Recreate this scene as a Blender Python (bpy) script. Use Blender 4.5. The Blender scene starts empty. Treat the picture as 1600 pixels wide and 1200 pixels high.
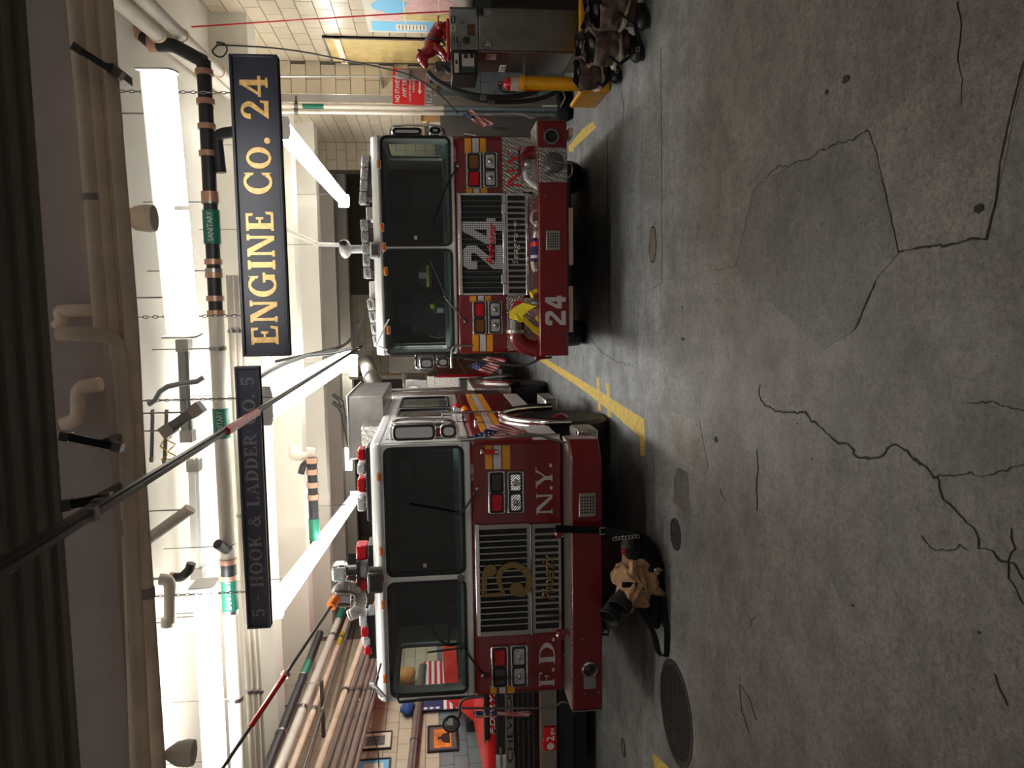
import bpy, bmesh, math, random
from mathutils import Vector, Matrix, noise
random.seed(7)
PI = math.pi
SC = bpy.context.scene
COL = SC.collection
# ---------------------------------------------------------------- camera
FOC, CH = 1200.0, 2.0
YAW, PITCH, ROLL = math.radians(5.5), math.radians(5.9), math.radians(1.4)
_f = Vector((-math.sin(YAW)*math.cos(PITCH), math.cos(YAW)*math.cos(PITCH), -math.sin(PITCH)))
_r0 = Vector((math.cos(YAW), math.sin(YAW), 0)); _u0 = _r0.cross(_f)
_r = _r0*math.cos(ROLL) - _u0*math.sin(ROLL); _u = _u0*math.cos(ROLL) + _r0*math.sin(ROLL)
cd = bpy.data.cameras.new('camera'); cam = bpy.data.objects.new('camera', cd); COL.objects.link(cam)
m = Matrix((-_u, _r, -_f)).transposed().to_4x4(); m.translation = (0, 0, CH)
cam.matrix_world = m                                   # the photograph lies on its side: image left is up
cd.sensor_width = 36; cd.lens = FOC/1600*36; cd.clip_start = .05
SC.camera = cam
def W(x, y, X=None, Y=None, Z=None):                    # photo pixel + one known coordinate -> world point
    d = _f + _r*((1200-y-600)/FOC) + _u*((800-x)/FOC)
    t = X/d.x if X is not None else Y/d.y if Y is not None else (Z-CH)/d.z
    return Vector((0, 0, CH)) + d*t
# ---------------------------------------------------------------- world, light, exposure
wd = bpy.data.worlds.new('world'); SC.world = wd; wd.use_nodes = True
wd.node_tree.nodes['Background'].inputs[0].default_value = (1.0, .93, .86, 1)
wd.node_tree.nodes['Background'].inputs[1].default_value = .22
TUBE = 21.0
vs = SC.view_settings
vs.view_transform = 'Standard'; vs.look = 'None'; vs.exposure = 0.0; vs.gamma = 1; vs.use_curve_mapping = False
# ---------------------------------------------------------------- materials
def S(r, g, b):
    return tuple((c/12.92 if c <= .04045 else ((c+.055)/1.055)**2.4) for c in (r/255, g/255, b/255))
MT = {}
def mat(name, col, rough=.5, metal=0., var=0., vscale=6., bump=None, rnd=0., emit=0., spec=None, coat=0., holes=0):
    m = bpy.data.materials.new(name); m.use_nodes = True; MT[name] = m
    nt = m.node_tree; b = nt.nodes['Principled BSDF']; N = nt.nodes.new; K = nt.links.new
    b.inputs['Base Color'].default_value = (*col, 1); b.inputs['Roughness'].default_value = rough; b.inputs['Metallic'].default_value = metal
    if spec is not None: b.inputs['Specular IOR Level'].default_value = spec
    if coat: b.inputs['Coat Weight'].default_value = coat; b.inputs['Coat Roughness'].default_value = .05
    if emit: b.inputs['Emission Color'].default_value = (*col, 1); b.inputs['Emission Strength'].default_value = emit
    tc = N('ShaderNodeTexCoord'); out = None
    if var:
        n = N('ShaderNodeTexNoise'); n.inputs['Scale'].default_value = vscale; n.inputs['Detail'].default_value = 6; n.inputs['Roughness'].default_value = .65
        K(tc.outputs['Object'], n.inputs['Vector'])
        mr = N('ShaderNodeMapRange'); mr.inputs['From Min'].default_value = .3; mr.inputs['From Max'].default_value = .7
        mr.inputs['To Min'].default_value = 1-var; mr.inputs['To Max'].default_value = 1+var*.6; K(n.outputs['Fac'], mr.inputs['Value'])
        out = mr.outputs[0]
    if rnd:
        oi = N('ShaderNodeObjectInfo'); mr = N('ShaderNodeMapRange'); mr.inputs['To Min'].default_value = 1-rnd; mr.inputs['To Max'].default_value = 1+rnd
        K(oi.outputs['Random'], mr.inputs['Value'])
        if out is None: out = mr.outputs[0]
        else:
            mu = N('ShaderNodeMath'); mu.operation = 'MULTIPLY'; K(out, mu.inputs[0]); K(mr.outputs[0], mu.inputs[1]); out = mu.outputs[0]
    if out is not None:
        vm = N('ShaderNodeVectorMath'); vm.operation = 'SCALE'; vm.inputs[0].default_value = col; K(out, vm.inputs['Scale'])
        K(vm.outputs[0], b.inputs['Base Color'])
    if holes:
        t = N('ShaderNodeTexVoronoi'); t.inputs['Scale'].default_value = holes; t.inputs['Randomness'].default_value = .0; K(tc.outputs['Object'], t.inputs['Vector'])
        rp = N('ShaderNodeValToRGB'); rp.color_ramp.elements[0].position = .30; rp.color_ramp.elements[0].color = (.02, .02, .02, 1); rp.color_ramp.elements[1].position = .42; rp.color_ramp.elements[1].color = (*col, 1)
        K(t.outputs['Distance'], rp.inputs[0]); K(rp.outputs[0], b.inputs['Base Color'])
    if bump:
        kind, sc, st = bump
        bp = N('ShaderNodeBump'); bp.inputs['Strength'].default_value = st; bp.inputs['Distance'].default_value = .01
        if kind == 'noise':
            t = N('ShaderNodeTexNoise'); t.inputs['Scale'].default_value = sc; t.inputs['Detail'].default_value = 5; K(tc.outputs['Object'], t.inputs['Vector']); K(t.outputs['Fac'], bp.inputs['Height'])
        elif kind == 'diamond':
            mp = N('ShaderNodeMapping'); mp.inputs['Rotation'].default_value = (PI/4, PI/4, PI/4); K(tc.outputs['Object'], mp.inputs['Vector'])
            t = N('ShaderNodeTexVoronoi'); t.inputs['Scale'].default_value = sc; t.inputs['Randomness'].default_value = .25; K(mp.outputs[0], t.inputs['Vector']); K(t.outputs['Distance'], bp.inputs['Height'])
        elif kind == 'ribs':
            t = N('ShaderNodeTexWave'); t.inputs['Scale'].default_value = sc; t.bands_direction = 'DIAGONAL'; K(tc.outputs['Object'], t.inputs['Vector']); K(t.outputs['Fac'], bp.inputs['Height'])
        K(bp.outputs[0], b.inputs['Normal'])
    return m
mat('red_paint', S(116, 11, 19), .28, var=.08, vscale=3, coat=.5)
mat('bright_red', S(205, 20, 25), .35, coat=.3)
mat('white_paint', S(222, 222, 220), .3, var=.05, coat=.3)
mat('chrome', (.62, .61, .6), .14, 1.)
mat('steel', (.42, .41, .39), .33, 1., var=.25, vscale=4)
mat('gunmetal', (.16, .15, .14), .35, .8)
mat('diamond_plate', (.46, .44, .41), .34, 1., bump=('diamond', 38, .9))
mat('black_rubber', (.012, .012, .013), .6, var=.3)
mat('black_plastic', (.015, .015, .017), .4)
mat('interior', (.010, .012, .013), .7)
mat('dash', S(58, 78, 74), .6, var=.2)
mat('seat_cloth', (.02, .021, .024), .8)
mat('amber', S(225, 110, 12), .25)
mat('amber_dark', S(110, 66, 10), .15)
mat('red_lens', S(190, 18, 30), .15, bump=('ribs', 20, .3))
mat('clear_lens', (.55, .56, .57), .22, .35, bump=('ribs', 25, .6))
mat('dark_lens', (.03, .028, .026), .12)
mat('gold', S(236, 192, 120), .4, .15, var=.35, vscale=30)
mat('old_gold', S(138, 112, 66), .45, .4, var=.5, vscale=60)
mat('faded_letter', S(134, 134, 140), .6, var=.35, vscale=14)
mat('silver_letter', S(190, 184, 184), .4, .1)
mat('perforated', (.66, .66, .66), .4, .3, holes=52)
mat('sign_black', S(44, 46, 58), .45, var=.25, vscale=3)
mat('sign_hazed', S(72, 74, 90), .5, var=.25, vscale=3)  # haze lift put into both sign board colours, stronger in this one
mat('stripe_yellow', S(228, 156, 34), .45)
mat('stripe_white', S(205, 200, 198), .4)
mat('yellow_paint', S(232, 164, 10), .4, var=.15, vscale=9)
mat('line_yellow', S(212, 180, 84), .65, var=.4, vscale=14)
mat('hose_yellow', S(232, 205, 20), .6, var=.12, bump=('noise', 60, .4))
mat('tile', S(194, 181, 158), .22, var=.05, rnd=.06, vscale=8)
mat('tile_grey', S(112, 122, 126), .3, var=.06, rnd=.03)
mat('mortar', S(96, 88, 76), .8)
mat('mortar_grey', S(74, 80, 83), .8)
mat('ceiling_paint', S(226, 221, 208), .7, var=.05, vscale=1.2)
mat('header_paint', S(160, 148, 142), .75, var=.15, vscale=2)
mat('pipe_white', S(214, 206, 192), .5, var=.1, vscale=5)
mat('pipe_dirty', S(236, 212, 188), .6, var=.2, vscale=4)
mat('pipe_brown', S(120, 104, 96), .55, var=.25, vscale=4)
mat('pipe_black', (.02, .02, .022), .45)
mat('copper', S(196, 152, 130), .35, .5)
mat('label_green', S(18, 112, 88), .5)
mat('label_yellow', S(204, 172, 40), .5)
mat('conduit', S(140, 142, 142), .35, .7)
mat('door_dark', S(112, 110, 98), .7, var=.3, vscale=1.5)
mat('tube_light', (1., .98, .94), .5, emit=TUBE)
mat('fixture', S(232, 232, 228), .4)
mat('paper', S(226, 218, 200), .7)
mat('plywood', S(196, 172, 112), .5, var=.25, vscale=6)
mat('frame_black', S(34, 26, 24), .4)
mat('cloth_tan', S(176, 138, 100), .85, var=.45, vscale=14, bump=('noise', 35, .8))
mat('cloth_brown', S(92, 72, 64), .85, var=.55, vscale=14, bump=('noise', 35, .8))
mat('cloth_black', (.006, .006, .007), .9, spec=.2, bump=('noise', 30, .6))
mat('grille_metal', (.36, .34, .31), .3, 1.)
mat('reflective', S(150, 142, 124), .4)
mat('flag_red', S(186, 26, 44), .7); mat('flag_white', S(226, 218, 212), .7); mat('flag_blue', S(36, 40, 92), .7)
mat('cardboard', S(188, 146, 92), .8)
mat('locker', S(92, 88, 84), .45, var=.1)
mat('crack', (.022, .019, .016), .95)
mat('iron', S(66, 66, 64), .5, .6, var=.4, vscale=25)
mat('blue_cloth', S(40, 70, 130), .8)
mat('straw', S(190, 140, 80), .9, bump=('noise', 60, .8))
mat('orange_art', S(236, 128, 36), .6, var=.6, vscale=5)
mat('grey_art', S(120, 122, 120), .6, var=.7, vscale=22)
mat('statue_red', S(150, 16, 28), .25, coat=.4)
mat('hose_silver', S(176, 172, 166), .4, .3)
mat('mat_grey', S(86, 78, 78), .6)
mat('map_print', S(206, 200, 186), .5, var=.1)
mat('sky_blue', S(120, 190, 225), .5); mat('map_ochre', S(206, 186, 120), .6, var=.25, vscale=14); mat('map_pink', S(220, 178, 176), .6, var=.25, vscale=14)
mat('wood', S(120, 86, 52), .6, var=.2)
mat('safety_lime', S(190, 230, 40), .5)
mat('patch_brown', S(104, 94, 84), .8, var=.3, vscale=4)
def glass(name, tint, dark):
    m = bpy.data.materials.new(name); m.use_nodes = True; MT[name] = m; nt = m.node_tree; nt.nodes.clear()
    N = nt.nodes.new; K = nt.links.new
    o = N('ShaderNodeOutputMaterial'); mx = N('ShaderNodeMixShader'); t = N('ShaderNodeBsdfTransparent'); g = N('ShaderNodeBsdfGlossy'); fr = N('ShaderNodeFresnel')
    t.inputs[0].default_value = (*tint, 1); g.inputs['Roughness'].default_value = .02; g.inputs[0].default_value = (dark, dark, dark, 1); fr.inputs[0].default_value = 1.5
    ge = N('ShaderNodeNewGeometry'); sb = N('ShaderNodeMath'); sb.operation = 'MULTIPLY_ADD'; sb.inputs[1].default_value = -1; sb.inputs[2].default_value = 1; K(ge.outputs['Backfacing'], sb.inputs[0]); mu = N('ShaderNodeMath'); mu.operation = 'MULTIPLY'; K(fr.outputs[0], mu.inputs[0]); K(sb.outputs[0], mu.inputs[1])
    K(mu.outputs[0], mx.inputs[0]); K(t.outputs[0], mx.inputs[1]); K(g.outputs[0], mx.inputs[2]); K(mx.outputs[0], o.inputs[0])
glass('windshield', (.90, .95, .94), 1.); glass('clear_glass', (.9, .93, .92), 1.)
# floor concrete: bare brown-grey slab in front, grey painted floor further in
def floor_mat(name, tint, painted=True, shift=0., rough=(.42, .75)):
    m = bpy.data.materials.new(name); m.use_nodes = True; MT[name] = m; nt = m.node_tree; N = nt.nodes.new; K = nt.links.new; b = nt.nodes['Principled BSDF']
    tc = N('ShaderNodeTexCoord'); mp = N('ShaderNodeMapping'); mp.inputs['Location'].default_value = (shift, shift*.7, 0); K(tc.outputs['Object'], mp.inputs['Vector']); P_ = mp.outputs[0]
    def nz(sc, det=6, ro=.6):
        n = N('ShaderNodeTexNoise'); n.inputs['Scale'].default_value = sc; n.inputs['Detail'].default_value = det; n.inputs['Roughness'].default_value = ro; K(P_, n.inputs['Vector']); return n.outputs['Fac']
    def ramp(inp, stops):
        r = N('ShaderNodeValToRGB'); e = r.color_ramp.elements
        while len(e) < len(stops): e.new(.5)
        for q, (p, c) in zip(e, stops): q.position = p; q.color = (*c, 1)
        K(inp, r.inputs[0]); return r.outputs[0]
    def mix(a, c, fac, mode='MIX'):
        x = N('ShaderNodeMix'); x.data_type = 'RGBA'; x.blend_type = mode
        if hasattr(fac, 'is_output'): K(fac, x.inputs[0])
        else: x.inputs[0].default_value = fac
        K(a, x.inputs[6]); K(c, x.inputs[7]); return x.outputs[2]
    bare = ramp(nz(.9, 8, .7), [(.3, S(82, 75, 69)), (.5, S(106, 98, 91)), (.72, S(120, 113, 106))])
    paint = ramp(nz(1.4, 7, .65), [(.3, S(112, 114, 116)), (.6, S(146, 149, 151)), (.8, S(158, 160, 160))])
    sx = N('ShaderNodeSeparateXYZ'); K(tc.outputs['Object'], sx.inputs[0])
    ad = N('ShaderNodeMath'); ad.operation = 'MULTIPLY_ADD'; K(nz(.7, 6, .6), ad.inputs[0]); ad.inputs[1].default_value = 2.2; K(sx.outputs[1], ad.inputs[2])
    mr = N('ShaderNodeMapRange'); mr.inputs['From Min'].default_value = 6.3; mr.inputs['From Max'].default_value = 8.4; K(ad.outputs[0], mr.inputs[0])
    c = mix(bare, paint, mr.outputs[0]) if painted else bare
    c = mix(c, ramp(nz(2.6, 8, .75), [(.36, (.30, .29, .28)), (.56, (1, 1, 1))]), .55, 'MULTIPLY')
    c = mix(c, ramp(nz(11, 7, .8), [(.34, (.42, .41, .40)), (.5, (1, 1, 1)), (.7, (1.25, 1.24, 1.2))]), .7, 'MULTIPLY')
    c = mix(c, ramp(nz(34, 5, .8), [(.34, (.35, .33, .31)), (.5, (1, 1, 1)), (.70, (1.35, 1.34, 1.3))]), .8, 'MULTIPLY')
    c = mix(c, ramp(nz(120, 3, .8), [(.36, (.45, .44, .43)), (.5, (1, 1, 1)), (.66, (1.4, 1.4, 1.38))]), .7, 'MULTIPLY')
    v = N('ShaderNodeTexVoronoi'); v.inputs['Scale'].default_value = 14; K(P_, v.inputs['Vector'])
    c = mix(c, ramp(v.outputs['Distance'], [(.04, (.2, .18, .17)), (.08, (1, 1, 1))]), .75, 'MULTIPLY')
    vm = N('ShaderNodeVectorMath'); vm.operation = 'MULTIPLY'; vm.inputs[1].default_value = tint; K(c, vm.inputs[0]); K(vm.outputs[0], b.inputs['Base Color'])
    rr = N('ShaderNodeMapRange'); rr.inputs['To Min'].default_value = rough[0]; rr.inputs['To Max'].default_value = rough[1]; K(nz(3.1), rr.inputs[0]); K(rr.outputs[0], b.inputs['Roughness'])
    bp = N('ShaderNodeBump'); bp.inputs['Strength'].default_value = .25; bp.inputs['Distance'].default_value = .006; K(nz(40, 6, .7), bp.inputs['Height']); K(bp.outputs[0], b.inputs['Normal'])
floor_mat('concrete', (1, 1, 1))
floor_mat('patch_dark', (.76, .77, .78), False, 4.3)
floor_mat('patch_light', (1.2, 1.18, 1.15), False, 9.1)
floor_mat('patch_shiny', (1.5, 1.53, 1.56), False, 2.2, (.25, .45))
# ---------------------------------------------------------------- mesh helpers
def rrect(x0, x1, z0, z1, r=.0, n=4):
    if r <= 0: return [(x0, z0), (x1, z0), (x1, z1), (x0, z1)]
    p = []
    for cx, cz, a in ((x1-r, z0+r, -PI/2), (x1-r, z1-r, 0), (x0+r, z1-r, PI/2), (x0+r, z0+r, PI)):
        for k in range(n+1): p.append((cx+r*math.cos(a+PI/2*k/n), cz+r*math.sin(a+PI/2*k/n)))
    return p
def rlike(x0, x1, z0, z1, n=4):                           # outer rectangle with the point count of an rrect
    return [c for c in ((x1, z0), (x1, z1), (x0, z1), (x0, z0)) for k in range(n+1)]
def circ(cx, cz, r, n=20, ry=None): return [(cx+r*math.cos(2*PI*k/n), cz+(ry or r)*math.sin(2*PI*k/n)) for k in range(n)]
def ax3(axis, p, a): return (a, p[0], p[1]) if axis == 'x' else (p[0], a, p[1]) if axis == 'y' else (p[0], p[1], a)
class MB:
    def __init__(s): s.v = []; s.f = []
    def add(s, v, f): o = len(s.v); s.v += [tuple(p) for p in v]; s.f += [tuple(i+o for i in q) for q in f]; return s
    def box(s, x0, x1, y0, y1, z0, z1):
        return s.add([(x, y, z) for x in (x0, x1) for y in (y0, y1) for z in (z0, z1)], [(0, 1, 3, 2), (4, 6, 7, 5), (0, 4, 5, 1), (2, 3, 7, 6), (0, 2, 6, 4), (1, 5, 7, 3)])
    def prism(s, poly, axis, a, b):
        n = len(poly); v = [ax3(axis, p, a) for p in poly]+[ax3(axis, p, b) for p in poly]
        return s.add(v, [tuple(range(n)), tuple(range(2*n-1, n-1, -1))]+[(i, (i+1) % n, n+(i+1) % n, n+i) for i in range(n)])
    def ring(s, outer, inner, axis, a, b):
        n = len(outer); v = [ax3(axis, p, d) for d in (a, b) for q in (outer, inner) for p in q]; f = []
        for i in range(n):
            j = (i+1) % n
            f += [(i, j, n+j, n+i), (2*n+i, 3*n+i, 3*n+j, 2*n+j), (i, 2*n+i, 2*n+j, j), (n+i, n+j, 3*n+j, 3*n+i)]
        return s.add(v, f)
    def tube(s, pts, r, n=8, closed=False, caps=True):
        pts = [Vector(p) for p in pts]; m = len(pts); v = []; f = []; prev = None
        for i, p in enumerate(pts):
            a = pts[i-1] if (i > 0 or closed) else p; b = pts[(i+1) % m] if (i < m-1 or closed) else p
            t = (b-a).normalized()
            if prev is None: q = t.orthogonal().normalized()
            else:
                q = prev-t*prev.dot(t); q = q.normalized() if q.length > 1e-6 else t.orthogonal().normalized()
            prev = q; w = t.cross(q); rr = r[i] if isinstance(r, (list, tuple)) else r
            v += [p+(q*math.cos(2*PI*k/n)+w*math.sin(2*PI*k/n))*rr for k in range(n)]
        for i in range(m if closed else m-1):
            for k in range(n):
                j = (i+1) % m; f.append((i*n+k, i*n+(k+1) % n, j*n+(k+1) % n, j*n+k))
        if caps and not closed: f += [tuple(range(n)), tuple(range((m-1)*n, m*n))]
        return s.add(v, f)
    def lathe(s, prof, c=(0, 0, 0), axis=(0, 0, 1), n=20, fn=None):
        a = Vector(axis).normalized(); q = a.orthogonal().normalized(); w = a.cross(q); c = Vector(c); v = []; f = []; m = len(prof)
        for i, (r, h) in enumerate(prof):
            for k in range(n):
                p = c+a*h+(q*math.cos(2*PI*k/n)+w*math.sin(2*PI*k/n))*r
                v.append(fn(p) if fn else p)
        for i in range(m-1):
            for k in range(n): f.append((i*n+k, i*n+(k+1) % n, (i+1)*n+(k+1) % n, (i+1)*n+k))
        f += [tuple(range(n)), tuple(range((m-1)*n, m*n))]
        return s.add(v, f)
    def ell(s, c, r, n=16, m=10, fn=None):
        v = []; f = []
        for i in range(m+1):
            t = PI*i/m
            for k in range(n):
                a = 2*PI*k/n; p = Vector((c[0]+r[0]*math.sin(t)*math.cos(a), c[1]+r[1]*math.sin(t)*math.sin(a), c[2]+r[2]*math.cos(t))); v.append(fn(p) if fn else p)
        for i in range(m):
            for k in range(n): f.append((i*n+k, i*n+(k+1) % n, (i+1)*n+(k+1) % n, (i+1)*n+k))
        return s.add(v, f)
    def ribbon(s, pts, w, d, th=.003):                       # flat strap: pts, width vector dir d, width w
        d = Vector(d).normalized(); pts = [Vector(p) for p in pts]; v = []; f = []; m = len(pts)
        for i, p in enumerate(pts):
            t = (pts[min(i+1, m-1)]-pts[max(i-1, 0)]).normalized(); nn = t.cross(d)
            nn = nn.normalized()*th if nn.length > 1e-6 else Vector((0, 0, th))
            for a, b in ((-1, -1), (1, -1), (1, 1), (-1, 1)): v.append(p+d*(w/2*a)+nn*b)
        for i in range(m-1):
            for k in range(4): f.append((i*4+k, i*4+(k+1) % 4, i*4+4+(k+1) % 4, i*4+4+k))
        f += [(0, 1, 2, 3), tuple(range(m*4-4, m*4))]
        return s.add(v, f)
    def mesh(s, name, m=None, merge=True):
        me = bpy.data.meshes.new(name); me.from_pydata([tuple(p) for p in s.v], [], s.f)
        bm = bmesh.new(); bm.from_mesh(me)
        if merge: bmesh.ops.remove_doubles(bm, verts=bm.verts, dist=1e-5)
        bmesh.ops.recalc_face_normals(bm, faces=bm.faces); bm.to_mesh(me); bm.free()
        me.polygons.foreach_set('use_smooth', [True]*len(me.polygons)); me.set_sharp_from_angle(angle=math.radians(38))
        if m: me.materials.append(MT[m])
        return me
def obj(name, mb, m, parent=None, bevel=0, label=None, seg=2):
    o = bpy.data.objects.new(name, mb.mesh(name, m) if isinstance(mb, MB) else mb); COL.objects.link(o)
    if parent: o.parent = parent
    if bevel:
        b = o.modifiers.new('bevel', 'BEVEL'); b.width = bevel; b.segments = seg; b.limit_method = 'ANGLE'; b.angle_limit = math.radians(50)
    if label: o['label'] = label
    return o
def tag(o, label, cat, group=None, kind=None):
    o['label'] = label; o['category'] = cat
    if group: o['group'] = group
    if kind: o['kind'] = kind
    return o
def thing(name, label, cat, loc=(0, 0, 0), rz=0, group=None):
    o = bpy.data.objects.new(name, None); COL.objects.link(o); o.location = loc; o.rotation_euler = (0, 0, rz); o.empty_display_size = .1
    return tag(o, label, cat, group)
def struct(name, mb, m, parent=None, bevel=0):
    o = obj(name, mb, m, parent, bevel)
    if not parent: o['kind'] = 'structure'
    return o
def soft(o):
    if 'sharp_edge' in o.data.attributes: o.data.attributes.remove(o.data.attributes['sharp_edge'])
    return o
def copy_tree(o, parent=None):
    c = o.copy(); COL.objects.link(c)
    if parent: c.parent = parent
    for ch in list(o.children): copy_tree(ch, c)
    return c
# lettering -----------------------------------------------------------------
def text(s, x0, x1, z0, z1, y, m, parent, name='lettering', depth=.004, shear=0., bold=0., rot=0., plane='y'):
    """fits the string into the box x0..x1 / z0..z1 on a plane facing -Y (plane='y') or facing -X (plane='x': x0,x1 run along -Y)"""
    cu = bpy.data.curves.new(name, 'FONT'); cu.body = s; cu.size = 1; cu.shear = shear; cu.offset = bold; cu.resolution_u = 3; cu.extrude = .0
    t = bpy.data.objects.new(name, cu); COL.objects.link(t); dg = bpy.context.evaluated_depsgraph_get()
    me = bpy.data.meshes.new_from_object(t.evaluated_get(dg)); bpy.data.objects.remove(t); bpy.data.curves.remove(cu)
    bm = bmesh.new(); bm.from_mesh(me)
    xs = [v.co.x for v in bm.verts]; zs = [v.co.y for v in bm.verts]; a, b, c, d = min(xs), max(xs), min(zs), max(zs)
    r = bmesh.ops.extrude_face_region(bm, geom=list(bm.faces)); new = {g for g in r['geom'] if isinstance(g, bmesh.types.BMVert)}
    for v in bm.verts:
        X = x0+(v.co.x-a)/(b-a)*(x1-x0); Z = z0+(v.co.y-c)/(d-c)*(z1-z0)
        if rot:
            cx, cz = (x0+x1)/2, (z0+z1)/2; X, Z = cx+(X-cx)*math.cos(rot)-(Z-cz)*math.sin(rot), cz+(X-cx)*math.sin(rot)+(Z-cz)*math.cos(rot)
        Y = y-(depth if v in new else 0)
        v.co = (X, Y, Z) if plane == 'y' else (Y, -X, Z)
    bmesh.ops.recalc_face_normals(bm, faces=bm.faces); bm.to_mesh(me); bm.free(); me.materials.clear(); me.materials.append(MT[m])
    return obj(name, me, m, parent)
def arc(cx, cz, rx, rz, ix, iz, a0, a1, n=18):
    o = [(cx+rx*math.cos(math.radians(a0+(a1-a0)*k/n)), cz+rz*math.sin(math.radians(a0+(a1-a0)*k/n))) for k in range(n+1)]
    i = [(cx+ix*math.cos(math.radians(a0+(a1-a0)*k/n)), cz+iz*math.sin(math.radians(a0+(a1-a0)*k/n))) for k in range(n+1)]
    return [[o[k], o[k+1], i[k+1], i[k]] for k in range(n)]
def R_(x0, x1, z0, z1): return [(x0, z0), (x1, z0), (x1, z1), (x0, z1)]
def stem(x, T=.17, s=.07, t=.05, z0=0, z1=1, top=True, bot=True):
    p = [R_(x, x+T, z0, z1)]
    if bot: p.append([(x-s, z0), (x+T+s, z0), (x+T+s, z0+t), (x+T, z0+t+.04), (x, z0+t+.04), (x-s, z0+t)])
    if top: p.append([(x-s, z1), (x-s, z1-t), (x, z1-t-.04), (x+T, z1-t-.04), (x+T+s, z1-t), (x+T+s, z1)])
    return p
def glyph(c):
    T = .17; s = .07
    if c == 'E': return stem(s)+[R_(s, .62, .94, 1), R_(s, .66, 0, .06), R_(s, .46, .475, .53), [(.56, .78), (.62, .76), (.62, 1), (.54, .96)], [(.57, .04), (.66, 0), (.68, .26), (.62, .24)], R_(.42, .47, .38, .62)], .68
    if c == 'F': return stem(s)+[R_(s, .62, .94, 1), R_(s, .46, .475, .53), [(.56, .78), (.62, .76), (.62, 1), (.54, .96)], R_(.42, .47, .38, .62)], .62
    if c == 'L': return stem(s)+[R_(s, .62, 0, .06), [(.55, .04), (.63, 0), (.65, .28), (.59, .26)]], .65
    if c == 'I': return stem(s), T+2*s
    if c == 'N': return stem(s, .07, .06)+stem(.68, .07, .06, bot=False)+[[(s, 1), (s+.19, 1), (.75, 0), (.62, 0)]], .82
    if c == 'H': return stem(s)+stem(.58)+[R_(.2, .6, .47, .53)], .82
    if c == 'K': return stem(s)+[[(.2, .42), (.27, .38), (.74, 1), (.66, 1)], [(.30, .5), (.42, .62), (.80, 0), (.60, 0)], R_(.56, .82, .95, 1), R_(.54, .86, 0, .05)], .86
    if c == 'A': return [[(.06, 0), (.13, 0), (.42, .96), (.38, 1)], [(.36, 1), (.46, 1), (.82, 0), (.64, 0)], R_(.2, .66, .3, .36), R_(0, .22, 0, .05), R_(.56, .9, 0, .05)], .9
    if c == 'D': return stem(s)+arc(.26, .5, .5, .5, .33, .44, -90, 90)+[R_(.15, .27, .94, 1), R_(.15, .27, 0, .06)], .76
    if c == 'R': return stem(s)+arc(.3, .74, .34, .26, .18, .2, -90, 90, 12)+[R_(.2, .31, .94, 1), R_(.2, .31, .48, .54), [(.34, .5), (.5, .52), (.82, 0), (.62, 0)], R_(.6, .86, 0, .05)], .86
    if c == 'O': return arc(.44, .5, .44, .52, .26, .45, 0, 360, 32), .88
    if c == 'C': return arc(.44, .5, .44, .52, .27, .45, 42, 318, 28)+[[(.70, .70), (.76, .66), (.76, 1), (.71, .9)], [(.70, .3), (.76, .34), (.76, 0), (.71, .1)]], .78
    if c == 'o': return [[(x*.86, z*.86) for x, z in q] for q in glyph('O')[0]], .76
    if c == 'G': return arc(.44, .5, .44, .52, .27, .45, 42, 322, 28)+[[(.70, .70), (.76, .66), (.76, 1), (.71, .9)], R_(.64, .8, .04, .44), R_(.54, .88, .40, .46)], .88
    if c == 'Y': return stem(.34, .17, .07, z1=.5, top=False)+[[(.05, 1), (.24, 1), (.50, .46), (.36, .42)], [(.74, 1), (.82, 1), (.52, .42), (.46, .46)], R_(-.02, .32, .95, 1), R_(.64, .92, .95, 1)], .9
    if c == '2': return arc(.34, .70, .30, .30, .15, .24, -35, 185, 16)+[[(.46, .62), (.60, .56), (.22, .10), (.04, 0)], [(.04, 0), (.66, 0), (.66, .13), (.14, .13)], [(.6, 0), (.66, 0), (.68, .28), (.63, .26)]], .68
    if c == '4': return [R_(.42, .58, 0, 1), R_(.34, .66, 0, .05), R_(0, .72, .26, .34), [(0, .26), (.07, .26), (.56, 1), (.46, 1)]], .74
    if c == '5': return arc(.28, .32, .32, .32, .16, .26, -140, 130, 16)+[R_(.08, .13, .5, 1), R_(.08, .54, .88, 1)], .62
    if c == '.': return [circ(.09, .09, .09, 12)], .18
    if c == '&': return arc(.36, .77, .2, .23, .1, .17, 0, 360, 18)+arc(.32, .27, .3, .28, .16, .21, 60, 320, 14)+[[(.2, .76), (.3, .66), (.86, 0), (.68, 0)], [(.66, .44), (.74, .44), (.56, .08), (.5, .12)], R_(.58, .8, .42, .47)], .88
    if c == '-': return [R_(.04, .3, .45, .53)], .34
    return [], .36
def fat(q, b):                                              # offsets a polygon outward by b
    n = len(q); ar = sum(q[i][0]*q[(i+1) % n][1]-q[(i+1) % n][0]*q[i][1] for i in range(n)); sg = 1 if ar > 0 else -1; out = []
    for i in range(n):
        a, p, c = Vector(q[i-1]), Vector(q[i]), Vector(q[(i+1) % n]); d1 = (p-a).normalized() if (p-a).length > 1e-6 else Vector((0, 0)); d2 = (c-p).normalized() if (c-p).length > 1e-6 else d1
        nn = Vector((d1.y+d2.y, -d1.x-d2.x))*sg; out.append(tuple(p+(nn.normalized()*b*1.15 if nn.length > 1e-6 else nn)))
    return out
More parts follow.
